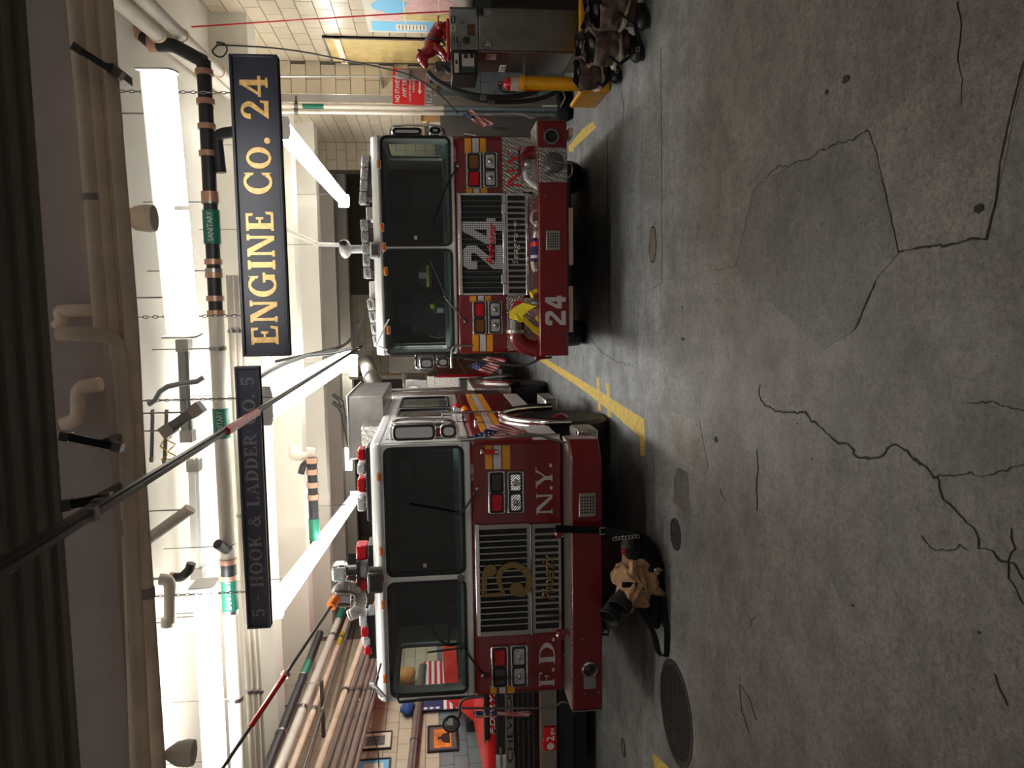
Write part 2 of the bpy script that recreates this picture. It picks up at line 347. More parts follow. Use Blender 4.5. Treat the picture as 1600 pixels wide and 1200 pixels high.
def serif(s, x0, x1, z0, z1, y, m, parent, depth=.004, gap=.16, name='lettering', each=True, bold=0):
    """roman lettering, one object per letter, fitted to the box on a plane facing -Y"""
    tot = sum(glyph(c)[1] for c in s)+gap*(len(s)-1); k = (x1-x0)/tot; x = x0; h = z1-z0
    allb = MB()
    for c in s:
        g, w = glyph(c)
        if g:
            mb = MB() if each else allb
            if s == '.': g = [circ(.09, .5, .09, 12, .5)]
            if bold: g = [fat(q, bold) for q in g]
            for qi, q in enumerate(g): mb.prism([(x+px*k, z0+pz*h) for px, pz in q], 'y', y-depth-.00025*qi/(4 if len(g) > 12 else 1), y)
            if each: obj('letter', mb.mesh('letter', m, merge=False), m, parent)
        x += (w+gap)*k
    if not each: obj(name, allb.mesh(name, m, merge=False), m, parent)
BLOCK = {'2': [[(0, 0), (1, 0), (1, .22), (.55, .22), (.30, .22), (1, .68), (1, .88), (.84, 1), (.16, 1), (0, .88), (0, .66), (.33, .66), (.33, .8), (.67, .8), (.67, .70), (0, .26)]],
         '4': [[(.52, 0), (.88, 0), (.88, .2), (1, .2), (1, .4), (.88, .4), (.88, 1), (.52, 1), (0, .4), (0, .2), (.52, .2)]]}
def digit4(x0, x1, z0, z1, y, d=.008):                       # block 4 with a real triangular opening
    b = MB(); f = lambda p: (x0+p[0]*(x1-x0), z0+p[1]*(z1-z0))
    for q in ([(.52, 0), (.88, 0), (.88, .2), (.52, .2)], [(0, .2), (1, .2), (1, .42), (0, .42)], [(.56, .42), (.88, .42), (.88, 1), (.56, 1)], [(0, .42), (.3, .42), (.56, .74), (.56, 1), (.5, 1)]):
        b.prism([f(p) for p in q], 'y', y-d, y)
    return b
def digit2(x0, x1, z0, z1, y, d=.008):
    b = MB(); f = lambda p: (x0+p[0]*(x1-x0), z0+p[1]*(z1-z0))
    b.prism([f(p) for p in BLOCK['2'][0]], 'y', y-d, y)
    return b
# ---------------------------------------------------------------- the setting
XR, XL, YB, ZC = 3.5, -6.3, 22.0, 4.5
fl = struct('floor', MB().box(-8, 6, -2, 24, -.2, 0), 'concrete')
struct('ceiling', MB().box(-7, 5, 4.2, 23, ZC, ZC+.2), 'ceiling_paint')
for Y in (9.6, 12.2, 14.8, 17.4, 20.0): struct('ceiling_beam', MB().box(XL, XR, Y, Y+.45, 4.06, ZC+.02), 'ceiling_paint')
struct('header_beam', MB().box(-7, 5, 3.95, 4.30, 3.60, 5.2), 'header_paint')
wr = struct('wall_right', MB().box(XR+.012, XR+.3, 2.2, 23, 0, ZC+.1), 'mortar')
wl = struct('wall_left', MB().box(XL-.3, XL-.012, 2.2, 23, 0, ZC+.1), 'mortar')
wb = struct('wall_back', MB().box(XL-.2, XR+.2, YB+.012, YB+.3, 0, ZC+.1), 'mortar')
pier = struct('wall_pier', MB().box(3.06, XR+.1, 11.312, 11.75, 0, ZC), 'mortar')
pier2 = struct('wall_pier', MB().box(2.95, XR+.1, 16.512, 17.0, 0, ZC), 'mortar')
CW, CHH = .406, .203
def tile_mesh(name, m, axis, w=CW, h=CHH):
    g = .0045
    b = MB().box(-.02, 0, g, w-g, g, h-g) if axis == 'x' else MB().box(g, w-g, -.0, .02, g, h-g)
    return b.mesh(name, m)
def tiles(wall, axis, base, a0, a1, z0, z1, zsplit, flip=1, off=0):
    tm = {k: tile_mesh('tile', k, axis) for k in ('tile', 'tile_grey')}; half = {}
    k = int(round(z0/CHH)); last = []
    while k*CHH < z1-.01:
        z = k*CHH; a = a0-(CW/2 if k % 2 else 0)+off
        while a < a1-.02:
            lo, hi = max(a, a0), min(a+CW, a1)
            if hi-lo > .05:
                mn = 'tile_grey' if z+CHH/2 < zsplit else 'tile'
                if hi-lo > CW-.01: me = tm[mn]
                else:
                    key = (mn, round(hi-lo, 3))
                    if key not in half: half[key] = tile_mesh('tile', mn, axis, hi-lo)
                    me = half[key]
                o = bpy.data.objects.new('tile', me); COL.objects.link(o); o.parent = wall
                o.location = (base, lo, z) if axis == 'x' else (lo, base, z)
                if axis == 'x' and flip < 0: o.location.x += .02
            a += CW
        k += 1
tiles(wr, 'x', XR+.02, 7.6, 11.31, 1.218, 4.5, 1.8)
tiles(wr, 'x', XR+.02, 11.75, 16.5, 2.03, 4.5, 1.8)
tiles(pier, 'y', 11.302, 3.05, 3.5, 0, 4.5, 1.8)
tiles(pier2, 'y', 16.502, 2.94, 3.5, 1.6, 4.5, 1.8)
tiles(wl, 'x', XL, 9.6, 14.6, 1.2, 4.1, 2.03)
tiles(wb, 'y', YB+.002, -1.9, .5, 1.6, 4.3, 1.8)
# floor pieces: joints, a shadow edge, patches, cracks, painted lines ------------------------
def fpt(p, z=0): q = W(p[0], p[1], Z=0); return (q.x, q.y)
def slab(name, pts, z, m, label=None, jag=0):
    q = [fpt(p) for p in pts]
    if jag:
        r = []
        for i, a in enumerate(q):
            b = q[(i+1) % len(q)]; L = math.hypot(b[0]-a[0], b[1]-a[1]); n = max(1, int(L/.09))
            for k in range(n):
                t = k/n; s = random.uniform(-jag, jag) if k else 0
                r.append((a[0]+(b[0]-a[0])*t-(b[1]-a[1])/L*s, a[1]+(b[1]-a[1])*t+(b[0]-a[0])/L*s))
        q = r
    return obj(name, MB().prism(q, 'z', -.01, z), m, fl, label=label)
slab('concrete_patch', [(1357, 202), (1180, 287), (1172, 320), (1148, 416), (1200, 470), (1290, 545), (1335, 515), (1370, 435), (1405, 395)], .0022, 'patch_dark', 'dark grey five-sided concrete patch in the foreground', .008)
slab('concrete_patch', [(1357, 202), (1405, 395), (1542, 372), (1575, 230), (1602, 90), (1602, 40), (1480, 110)], .0014, 'patch_light', 'paler concrete slab with a chipped square corner', .004)
slab('concrete_patch', [(1048, 643), (1092, 656), (1107, 730), (1100, 741), (1060, 712), (1050, 680)], .003, 'patch_shiny', 'smooth shiny pale patch near the end of the yellow line', .003)
slab('concrete_patch', [(1060, 730), (1074, 738), (1080, 808), (1052, 785), (1054, 745)], .002, 'patch_dark', 'small darker patch beside the round drain', .003)
def crack(pts, w0, w1, amp=.012, name='crack', step=.022):
    q = [Vector((*fpt(p), 0)) for p in pts]; r = []
    for a, b in zip(q, q[1:]):
        n = max(2, int((b-a).length/step))
        ph = random.uniform(0, 90); r += [a.lerp(b, k/n)+Vector((noise.noise((k*step*9, ph, 0)), noise.noise((k*step*9, 7, ph)), 0))*amp*2.2+Vector((random.uniform(-amp, amp), random.uniform(-amp, amp), 0))*.55 for k in range(n)]
    r.append(q[-1]); mb = MB(); v = []; n = len(r)
    for i, p in enumerate(r):
        t = (r[min(i+1, n-1)]-r[max(i-1, 0)]).normalized(); s = Vector((-t.y, t.x, 0))
        w = (w0+(w1-w0)*i/n)*random.uniform(.3, 1.4)/2.6
        v += [p+s*w+Vector((0, 0, .0034)), p-s*w+Vector((0, 0, .0034)), p+Vector((0, 0, -.004))]
    f = [(i*3, i*3+1, i*3+4, i*3+3) for i in range(n-1)]+[(i*3, i*3+3, i*3+5, i*3+2) for i in range(n-1)]
    return obj(name, mb.add(v, f), 'crack', fl)
def c2(*p): return [(900+x/2, 600+y/2) for x, y in p]
def c1(*p): return [(900+x/2, y/2) for x, y in p]
crack(c2((575, 0), (572, 40), (590, 70), (650, 88), (720, 85), (745, 118), (780, 150), (850, 190), (870, 220), (900, 243), (960, 222), (1010, 185), (1060, 230), (1130, 290)), .012, .014)
crack(c2((1130, 290), (1145, 350), (1200, 405), (1240, 445), (1258, 510), (1310, 535), (1358, 555), (1400, 612)), .008, .012)
crack(c2((1130, 290), (1190, 282), (1230, 270), (1290, 292), (1400, 250)), .004, .003)
crack(c2((1358, 555), (1370, 510), (1362, 450)), .006, .002)
crack(c2((1358, 555), (1350, 600), (1400, 690)), .005, .002)
crack(c2((566, 205), (570, 260), (564, 330), (566, 395)), .010, .020, .008)
crack(c2((508, 935), (520, 1030), (542, 1088)), .006, .02, .01)
crack(c2((516, 938), (545, 985), (564, 1050)), .008, .006, .008)
crack(c2((1305, 900), (1325, 955), (1350, 1005)), .004, .008, .005)
crack(c2((450, 325), (455, 345), (468, 362)), .012, .006)
crack(c2((545, 760), (552, 735), (565, 728)), .012, .006)
crack(c2((1200, 50), (1280, 60), (1400, 85)), .003, .003)
crack(c2((1080, 470), (1130, 520), (1200, 505), (1230, 520)), .003, .003)
crack(c1((1195, 5), (1203, 60), (1200, 130), (1192, 190), (1210, 250), (1205, 330)), .003, .002, .004)
crack(c1((915, 405), (880, 425), (820, 445), (780, 468), (700, 500), (640, 525), (575, 570)), .012, .006, .012)
crack(c1((575, 570), (555, 600), (530, 700), (500, 832), (425, 846)), .005, .005, .004)
crack(c1((915, 405), (940, 480), (965, 590), (985, 680), (1010, 788)), .005, .014, .005)
crack(c1((1010, 788), (1080, 775), (1150, 765), (1285, 747)), .012, .012, .006)
crack(c1((1285, 747), (1310, 640), (1330, 490), (1365, 330), (1400, 195)), .012, .008, .003)
crack(c1((940, 880), (900, 970), (870, 1032), (770, 1026)), .002, .002, .004)
crack(c1((266, 150), (268, 500), (269, 885), (235, 905)), .006, .005, .001, 'joint_shadow_line', .3)
crack(c1((98, 420), (100, 700), (104, 1010)), .008, .006, .002, 'joint_shadow_line', .3)  # dark line drawn along the front edge of the right truck's shadow
crack(c1((30, 1040), (80, 1100), (130, 1130), (180, 1145)), .008, .003, .01)
crack(c1((143, 290), (150, 340), (146, 380)), .010, .004, .004)
crack(c1((62, 305), (64, 332)), .016, .010, .002)
for (x, y, r) in [(1322, 124, .035), (1292, 144, .02), (1019+50, 530, .016), (1066, 480, .014), (1066, 529, .02), (1530, 326, .03), (1119, 687, .035), (1090, 664, .012), (1333, 946, .012), (1530, 988, .009), (1269, 717, .008), (1246, 662, .006)]:
    q = fpt((x, y)); obj('pit', MB().prism([(q[0]+.62*r*random.uniform(.7, 1.1)*math.cos(a*PI/8), q[1]+r*random.uniform(.7, 1.1)*math.sin(a*PI/8)) for a in range(16)], 'z', -.004, .0036), 'crack', fl)
for p in ([(838, 560), (852, 560), (907, 593), (960, 626), (1007, 655), (1008, 712), (1001, 712), (1000, 683), (960, 647), (907.5, 606.5)],
          [(932, 590), (936, 590), (939, 642), (935, 642)], [(947, 598), (951, 598), (954, 652), (950, 652)],
          [(909, 203), (926, 190), (932, 199), (896, 232), (892, 225)], [(888, 228), (895, 222), (897, 236), (890, 238)],
          [(1019, 1180), (1022, 1178), (1046, 1200), (1030, 1225)]):
    slab('painted_line', p, .0016+.0006*len(p)/4 if len(p) == 4 else .0016, 'line_yellow')
# round floor fittings
def disc_cover(name, label, cat, px, r, grid=False):
    q = fpt(px); t = thing(name, label, cat, (q[0], q[1], .0))
    obj('rim', MB().ring(circ(0, 0, r*1.09, 40), circ(0, 0, r, 40), 'z', -.01, .007), 'iron', t)
    obj('cover', MB().lathe([(0, .0), (r*.985, .0), (r*.985, .004), (0, .004)], n=40), 'iron', t)
    if grid:
        n = 11
        for i in range(-n, n+1):
            x = i*r/(n+1); h = math.sqrt(max(r*r*.88-x*x, 0))
            if h < .05: continue
            obj('tread_bar', MB().box(x-.006, x+.006, -h, h, .003, .011), 'iron', t)
            obj('tread_bar', MB().box(-h, h, x-.006, x+.006, .003, .009), 'iron', t)
    return t
disc_cover('manhole_cover', 'round iron manhole cover with a crosshatched tread near the left front', 'manhole', (1056, 1113), .40, True)
d = disc_cover('floor_drain', 'small round floor drain with a dark slotted opening beside the gear pile', 'drain', (1056, 835), .125)
obj('drain_hole', MB().prism([(-.09, -.05), (-.02, -.09), (.0, .0), (-.03, .09), (-.09, .05)], 'z', .003, .006), 'crack', d)
obj('drain_hole', MB().prism([(.02, -.09), (.09, -.04), (.09, .05), (.03, .09), (.03, .0)], 'z', .003, .006), 'crack', d)
q = fpt((1020, 382)); t = thing('cleanout_cover', 'small round rusty cleanout cover in front of the right truck', 'cover', (q[0], q[1], 0))
obj('plate', MB().prism([(.15*math.cos(a*PI/10)*random.uniform(.9, 1.06), .1*math.sin(a*PI/10)*random.uniform(.9, 1.06)) for a in range(20)], 'z', -.01, .004), 'patch_brown', t)
obj('rim', MB().ring(circ(0, 0, .165, 24, .115), circ(0, 0, .15, 24, .1), 'z', -.01, .003), 'crack', t)
q = fpt((974, 1168)); t = thing('cleanout_cover', 'small pale round cleanout cover beside the red pickup', 'cover', (q[0], q[1], 0))
obj('plate', MB().lathe([(0, 0), (.08, 0), (.08, .004), (0, .004)], n=20), 'patch_shiny', t); obj('rim', MB().ring(circ(0, 0, .1, 20), circ(0, 0, .08, 20), 'z', -.01, .006), 'iron', t)
# ---------------------------------------------------------------- ceiling services
def pipe(name, label, pts, r, m, cat='pipe', group=None, n=12, extras=(), hang=()):
    p0 = Vector(pts[0]); t = thing(name, label, cat, p0, 0, group)
    obj('run', MB().tube([Vector(p)-p0 for p in pts], r, n), m, t)
    for k in hang: q = Vector(pts[k])-p0; obj('hanger_rod', MB().tube([q, Vector((q.x, q.y, ZC-p0.z))], .006, 6), 'steel', t)
    for (nm, a, b, rr, mm) in extras:
        obj(nm, MB().tube([Vector(a)-p0, Vector(b)-p0], rr, n), mm, t)
    return t
def along(a, b, t0, t1): a = Vector(a); b = Vector(b); return a.lerp(b, t0), a.lerp(b, t1)
def elbow(pts, k=.35, n=4):                                 # rounds the corners of a polyline
    pts = [Vector(p) for p in pts]; out = [pts[0]]
    for a, b, c in zip(pts, pts[1:], pts[2:]):
        d = min((a-b).length, (c-b).length)*k; p = b+(a-b).normalized()*d; q = b+(c-b).normalized()*d
        for i in range(n+1):
            s = i/n; out.append(p*(1-s)**2+b*2*s*(1-s)+q*s*s)
    return out+[pts[-1]]
def ipts(Y, *p): return [W(x, y, Y=Y) for x, y in p]
# header pipes
YH = 3.86
for i, (lab, p, r) in enumerate([
    ('thick lagged pipe hung highest along the header beam, capped at its left end', [(116, -20), (133, 160), (160, 512)], .040),
    ('lagged pipe that turns up at a right angle in the middle of the header', [(90, 521), (184, 524), (194, 640), (204, 820), (226, 1230)], .034),
    ('lagged pipe running second from the top along the right half of the header', [(137, -20), (150, 150), (178, 500), (182, 560)], .030),
    ('third pipe down along the header, running the whole width above the bay', [(150, -20), (163, 150), (190, 520), (214, 1230)], .030),
    ('lowest header pipe just above the beam edge, painted grey-tan', [(163, -20), (176, 150), (206, 520), (214, 700), (250, 1230)], .034)]):
    pipe('lagged_pipe', lab, elbow(ipts((YH, YH-.10, YH-.0, YH+.03, YH)[i], *p), .3), r, 'pipe_dirty', extras=[('band', *along(*ipts(YH, p[-2], p[-1]), .4, .43), r+.004, 'header_paint')])
pipe('lagged_pipe', 'short bent pipe stub on the header, shaped like a hook', elbow(ipts(YH, (88, 512), (98, 500), (92, 486), (150, 484)), .4), .03, 'pipe_dirty')
pipe('lagged_pipe', 'S-bent pipe stub on the header left of the middle', elbow(ipts(YH, (98, 664), (122, 655), (122, 605), (158, 600)), .4), .035, 'pipe_dirty')
def bar(name, label, cat, a, b, w, m, group=None, stand=None, hang=()):
    a = Vector(a); b = Vector(b); t = thing(name, label, cat, a, 0, group); d = (b-a); L = d.length; d.normalize()
    s = d.cross(Vector((0, 0, 1))).normalized() if abs(d.z) < .98 else Vector((1, 0, 0)); u = s.cross(d)
    def bx(w0, h0, h1, l0, l1):
        v = [d*l+s*x+u*z for l in (l0, l1) for x in (-w0, w0) for z in (h0, h1)]
        return MB().add(v, [(0, 1, 3, 2), (4, 6, 7, 5), (0, 4, 5, 1), (2, 3, 7, 6), (0, 2, 6, 4), (1, 5, 7, 3)])
    obj('channel', bx(w, 0, w*1.1, 0, L), m, t); obj('lip', bx(w*.45, -w*.5, .0, 0, L), m, t)
    if stand: q = (b-a)*.75; obj('standoff', MB().box(q.x-.02, q.x+.02, 0, 3.96-a.y, q.z-.015, q.z+.015), 'gunmetal', t)
    for k in hang: q = (b-a)*k; obj('hanger_rod', MB().tube([q, Vector((q.x, q.y, ZC-a.z))], .006, 6), 'steel', t)
    for k in (.06, .94): obj('clip', bx(w*1.25, -w*.7, w*1.3, L*k-w, L*k+w), 'steel', t)
    return t
bar('strut_bracket', 'slanted metal strut bracket across the header pipes at the right', 'bracket', W(118, 72, Y=3.74), W(190, 117, Y=3.74), .018, 'gunmetal', stand=1)
bar('door_track', 'lower thick dark track of the overhead door, ending at a bracket', 'track', W(0, 890, Z=3.42), W(165, 785, Z=3.36), .022, 'steel')
bar('strut_bracket', 'dark hanger bracket holding the short door track', 'bracket', W(100, 790, Y=3.5), W(170, 778, Y=3.5), .02, 'black_plastic', stand=1)
bar('strut_bracket', 'dark horizontal bracket under the header beside the long rail', 'bracket', W(98, 678, Y=3.6), W(190, 697, Y=3.6), .02, 'black_plastic', stand=1)
bar('door_track', 'long dark rail running from the front opening back between the trucks', 'track', W(-30, 914, Z=3.3), W(566, 541, Z=3.3), .020, 'gunmetal', hang=[.36])
obj('paint_band', MB().tube([p-W(-30, 914, Z=3.3) for p in along(W(-30, 914, Z=3.3), W(566, 541, Z=3.3), .215, .285)], .030, 6), 'bright_red', bpy.data.objects['door_track.001'])
# overhead door rolled up over the opening
od = thing('overhead_door', 'dark rolled-up overhead door above the front opening', 'door', (0, 3.0, 3.48))
for i in range(6):
    o = obj('panel', MB().box(-3.6, 3.2, -.62+i*.21, -.62+i*.21+.198, .06+.03*i, .12+.03*i), 'door_dark', od, .008)
    obj('rib', MB().box(-3.6, 3.2, -.02, .02, -.02, .0), 'door_dark', o).location = (0, -.62+i*.21+.1, .06+.03*i)
obj('bottom_rail', MB().box(-3.6, 3.2, -.72, -.62, .03, .14), 'black_plastic', od, .01)
# fluorescent fixtures
def fixture(label, p0, p1, group=None, w=.2, rods=True, split=2):
    p0 = Vector(p0); p1 = Vector(p1); d = p1-p0; L = d.length; t = thing('fluorescent_light', label, 'light', p0, math.atan2(d.y, d.x), group)
    t.rotation_euler = (0, -math.asin(d.z/L), math.atan2(d.y, d.x))
    obj('housing', MB().prism([(-w*.22, .05), (w*.22, .05), (w*.2, .15), (-w*.2, .15)], 'x', 0, L), 'fixture', t)
    for k in range(split):
        a, b = L*k/split+.015, L*(k+1)/split-.015
        obj('diffuser', MB().prism([(-w*.45, .049), (-w*.42, .0), (-w*.25, -.035), (w*.25, -.035), (w*.42, 0), (w*.45, .049)], 'x', a, b), 'tube_light', t)
    for e in (-.012, L): obj('end_cap', MB().prism([(-w/2, .16), (-w/2, -.03), (-w*.3, -.05), (w*.3, -.05), (w/2, -.03), (w/2, .16)], 'x', e, e+.012), 'fixture', t)
    if rods:
        for k in (.15, .85): obj('hanger_rod', MB().tube([(L*k, 0, .14), (L*k, 0, ZC-p0.z)], .005, 6), 'steel', t)
    return t
fixture('fluorescent fixture hung crosswise above the right sign', W(300, 522, Z=3.55), W(262, 113, Z=3.55), w=.20)
fixture('fluorescent fixture crosswise at the far left of the ceiling', W(348, 1235, Z=4.0), W(330, 912, Z=4.0), w=.26)
fixture('long row of fluorescent tubes running back over the right truck', W(446, 200, Z=3.5), W(542, 314, Z=3.5), w=.24, split=4)
fixture('long row of fluorescent tubes running back between the two trucks', W(418, 634, Z=3.5), W(545, 561, Z=3.5), w=.36, split=4)
fixture('long row of fluorescent tubes running back over the left truck', W(436, 950, Z=3.5), W(560, 775, Z=3.5), w=.2, split=4)
fixture('fluorescent fixture far back above the left truck roof, seen edge-on', W(547, 736, Z=4.0), W(547, 700, Z=4.0), w=.26)
fixture('fluorescent fixture at the very back between the trucks', W(556, 590, Z=3.9), W(556, 556, Z=3.9), w=.26)
# dome lamps on the header
for lab, p in (('small cream dome lamp under the header near the right light', (222, 341)), ('small cream dome lamp under the header at the far left', (285, 1177))):
    q = W(p[0], p[1], Y=4.15); t = thing('dome_lamp', lab, 'lamp', q)
    obj('shade', MB().lathe([(.02, .095), (.03, .08), (.062, .03), (.072, -.03), (.066, -.06), (.056, -.062)], n=20), 'paper', t); obj('neck', MB().tube([(0, 0, .07), (0, 0, 3.62-q.z)], .016, 8), 'header_paint', t)
# crosswise drain pipe with couplings
YP = 7.2
A, B = W(318, 95, Y=YP), W(374, 1230, Y=YP)
t = thing('drain_pipe', 'thick crosswise drain pipe under the ceiling, black on the right and white on the left', 'pipe', A)
def seg(name, y0, y1, r, m, par=None):
    f0 = (y0-95)/1135; f1 = (y1-95)/1135; a, b = along(A, B, f0, f1); o = obj(name, MB().tube([a-A, b-A], r, 14), m, par or t); return o
seg('black_run', 95, 468, .062, 'pipe_black'); seg('white_run', 468, 1230, .068, 'pipe_white'); seg('black_run', 852, 880, .072, 'pipe_black')
for y in (108, 150, 186, 225, 285, 292, 385, 405, 440, 462, 850, 876): seg('coupling', y, y+8, .078, 'copper')
def plabel(y0, y1, s):
    o = seg('pipe_label', y0, y1, .0745, 'label_green'); f0 = (y1-95)/1135; f1 = (y0-95)/1135; a, b = A.lerp(B, f0)-A, A.lerp(B, f1)-A
    text(s, a.x+.02, b.x-.02, (a.z+b.z)/2-.03, (a.z+b.z)/2+.02, (a.y+b.y)/2-.0735, 'stripe_white', o)
plabel(312, 362, 'SANITARY'); plabel(612, 658, 'SANITARY'); plabel(880, 932, 'SANITARY')
for y in (300, 402, 520, 830, 935, 1080): 
    f = (y-95)/1135; a = A.lerp(B, f)-A; obj('clamp_hanger', MB().tube([a+Vector((0, 0, .07)), Vector((a.x, a.y, ZC-A.z))], .006, 6), 'steel', t); seg('hanger_ring', y-3, y+3, .076, 'steel')
obj('branch', MB().tube(elbow([W(318, 96, Y=YP)-A, W(270, 70, Y=YP+.1)-A, W(240, 70, Y=YP+.1)-A, W(205, 40, Y=YP+.1)-A, W(180, 40, Y=YP+.1)-A]), .06, 12), 'pipe_black', t)
for a, b in (((245, 68), (232, 68)), ((222, 55), (208, 43)), ((190, 40), (180, 40)), ((330, 170), (318, 166))):
    obj('coupling', MB().tube([W(*a, Y=YP+.09)-A, W(*b, Y=YP+.09)-A], .072, 12), 'copper', t)
obj('branch', MB().tube(elbow([W(345, 270, Y=YP)-A, W(338, 210, Y=YP)-A, W(372, 205, Y=YP-.1)-A]), .05, 12), 'pipe_black', t)
obj('branch', MB().tube([W(358, 862, Y=YP)-A, W(340, 850, Y=YP-.15)-A], .045, 12), 'pipe_black', t)
for lab, dv, r, dy in (('slim white pipe running crosswise just below the drain pipe', 20, .030, .3), ('second slim white pipe crosswise below the drain pipe', 30, .024, .35), ('white conduit crosswise nearest the left sign', 38, .02, .4)):
    pipe('white_pipe', lab, ipts(YP+dy, (338+dv, 430), (376+dv, 1230)), r, 'pipe_white', extras=[('clamp', *along(*ipts(YP+dy, (338+dv, 430), (376+dv, 1230)), k, k+.006), r+.01, 'steel') for k in (.1, .45, .8)])
# sprinkler heads and ceiling drops
for lab, x, y in (('red sprinkler drop stub on the ceiling above the crosswise light', 232, 147), ('red sprinkler drop stub nearer the cream dome lamp', 232, 275)):
    q = W(x, y, Y=7.9); t = thing('ceiling_drain', lab, 'pipe', q)
    obj('flange', MB().lathe([(.06, .14), (.10, .13), (.10, .10), (.06, .07), (.06, .0)], n=18), 'bright_red', t); obj('stub', MB().tube([(0, 0, .02), (0, 0, -.2)], .055, 14), 'pipe_black', t); obj('coupling', MB().tube([(0, 0, -.08), (0, 0, -.02)], .065, 14), 'copper', t)
    for k in (-.09, .09): obj('rod', MB().tube([(k, 0, -.25), (k, 0, .3)], .006, 6), 'steel', t)
# right wall top pipes
for lab, p, X, r in (('upper white pipe along the top of the right wall', [(160, -20), (362, 150)], 4.30, .07), ('lower white pipe along the top of the right wall, beneath its twin', [(205, -20), (392, 160)], 4.15, .055), ):
    pp = [W(*q, Z=X) for q in p]; pipe('wall_pipe', lab, pp, r, 'pipe_white', extras=[('clamp', *along(pp[0], pp[1], k, k+.01), r+.01, 'pipe_dirty') for k in (.3, .62)])
# depthwise pipes above the left truck
for lab, p0, p1, Z, r, mm in (('black pipe running back high along the left side', (412, 1215), (500, 990), 3.95, .06, 'pipe_black'),
        ('white pipe beside the black pipe along the left side', (430, 1215), (548, 920), 3.85, .06, 'pipe_white'),
        ('dusty pink pipe along the left side with a yellow label', (450, 1215), (560, 925), 3.75, .045, 'pipe_dirty'),
        ('thin grey conduit along the left side below the pink pipe', (470, 1215), (566, 915), 3.65, .02, 'conduit')):
    a, b = W(*p0, Z=Z), W(*p1, Z=Z)
    t = pipe('long_pipe', lab, [a, b], r, mm, extras=[('clamp', *along(a, b, k, k+.012), r+.012, 'steel') for k in (.22, .6)])
    if mm == 'pipe_white': obj('pipe_label', MB().tube([along(a, b, .72, .8)[i]-a for i in (0, 1)], r+.004, 12), 'label_green', t)
    if mm == 'pipe_dirty': obj('pipe_label', MB().tube([along(a, b, .55, .64)[i]-a for i in (0, 1)], r+.004, 12), 'label_yellow', t)
    if mm == 'pipe_black': obj('pipe_label', MB().tube([along(a, b, .62, .72)[i]-a for i in (0, 1)], r+.004, 12), 'label_green', t)
for i, (x0, x1, z, r) in enumerate([(492, 592, 3.62, .05), (505, 600, 3.52, .035), (517, 606, 3.44, .05), (530, 613, 3.36, .03), (541, 619, 3.28, .05), (552, 624, 3.20, .03)]):
    a, b = W(x0, 1215, X=-5.75), W(x1, 930, X=-5.75)
    pipe('wall_pipe', ['brown', 'thin brown', 'thick dusty brown', 'slim brown', 'lower thick brown', 'lowest slim brown'][i]+' pipe in the bundle along the left wall, '+['topmost', 'second', 'third', 'fourth', 'fifth', 'last'][i]+' from the top', [a, b], r, 'pipe_brown' if i else 'pipe_dirty', extras=[('clamp', *along(a, b, .35, .36), r+.01, 'gunmetal')])
for lab, x, y, w in (('square metal trapeze hanger under the long pipes, nearer one', 500, 1100, .5), ('square metal trapeze hanger under the long pipes, farther one', 555, 960, .5)):
    q = W(x, y, Z=3.72); t = thing('trapeze_hanger', lab, 'hanger', q)
    obj('cross_channel', MB().box(-w, .35, -.025, .025, -.06, -.01), 'gunmetal', t)
    for k in (-w+.03, .32): obj('rod', MB().tube([(k, 0, -.03), (k, 0, ZC-q.z)], .008, 6), 'steel', t)
# pipe cluster left of the middle
t = pipe('elbow_pipe', 'black and white bent drain pipe hanging behind the left sign', elbow([W(486, 700, Y=10.5), W(484, 712, Y=10.5), W(458, 714, Y=10.5), W(458, 702, Y=10.8)], .4), .06, 'pipe_white')
A2 = t.location.copy(); a, b = W(487, 715, Y=10.4), W(492, 850, Y=10.4)
obj('black_run', MB().tube([a-A2, b-A2], .065, 12), 'pipe_black', t)
for k in (.0, .13, .28, .42): obj('coupling', MB().tube([a.lerp(b, k)-A2, a.lerp(b, k+.06)-A2], .078, 12), 'copper', t)
obj('pipe_label', MB().tube([a.lerp(b, .70)-A2, a.lerp(b, .95)-A2], .072, 12), 'label_green', t)
obj('branch', MB().tube(elbow([W(470, 740, Y=10.4)-A2, W(474, 726, Y=10.4)-A2, W(486, 720, Y=10.4)-A2]), .045, 10), 'pipe_black', t)
pipe('white_pipe', 'white diagonal brace pipe on the ceiling left of the long rail', [W(232, 842, Y=6.2), W(296, 796, Y=6.2)], .045, 'pipe_white', hang=[0, 1], extras=[('cap', W(294, 798, Y=6.2), W(297, 794, Y=6.2), .05, 'pipe_dirty')])
pipe('elbow_pipe', 'white pipe ending in a rounded downturn left on the ceiling', elbow(ipts(6.6, (250, 905), (262, 906), (266, 915), (266, 972)), .4), .05, 'pipe_white', hang=[0, -1], extras=[('coupling', *ipts(6.6, (262, 966), (262, 978)), .056, 'pipe_white')])
pipe('elbow_pipe', 'short black bent pipe left on the ceiling', elbow(ipts(6.8, (272, 902), (284, 902), (296, 890), (299, 880)), .4), .04, 'pipe_black', hang=[0], extras=[('coupling', *ipts(6.8, (266, 902), (272, 902)), .045, 'copper')])
for lab, x, y0, y1, Y in (('long metal channel box behind the crosswise light', 293, 530, 690, 7.4), ('white wooden batten along the ceiling left of the rail', 309, 715, 905, 7.6)):
    a, b = W(x-3, y0, Y=Y), W(x+4, y1, Y=Y); bar('ceiling_channel', lab, 'channel', a, b, .055, 'conduit' if y0 < 600 else 'fixture')
t = bar('junction_channel', 'grey labelled electrical channel hanging above the long rail', 'channel', W(262, 676, Y=5.2), W(312, 640, Y=5.2), .04, 'conduit', hang=[.1, .9])
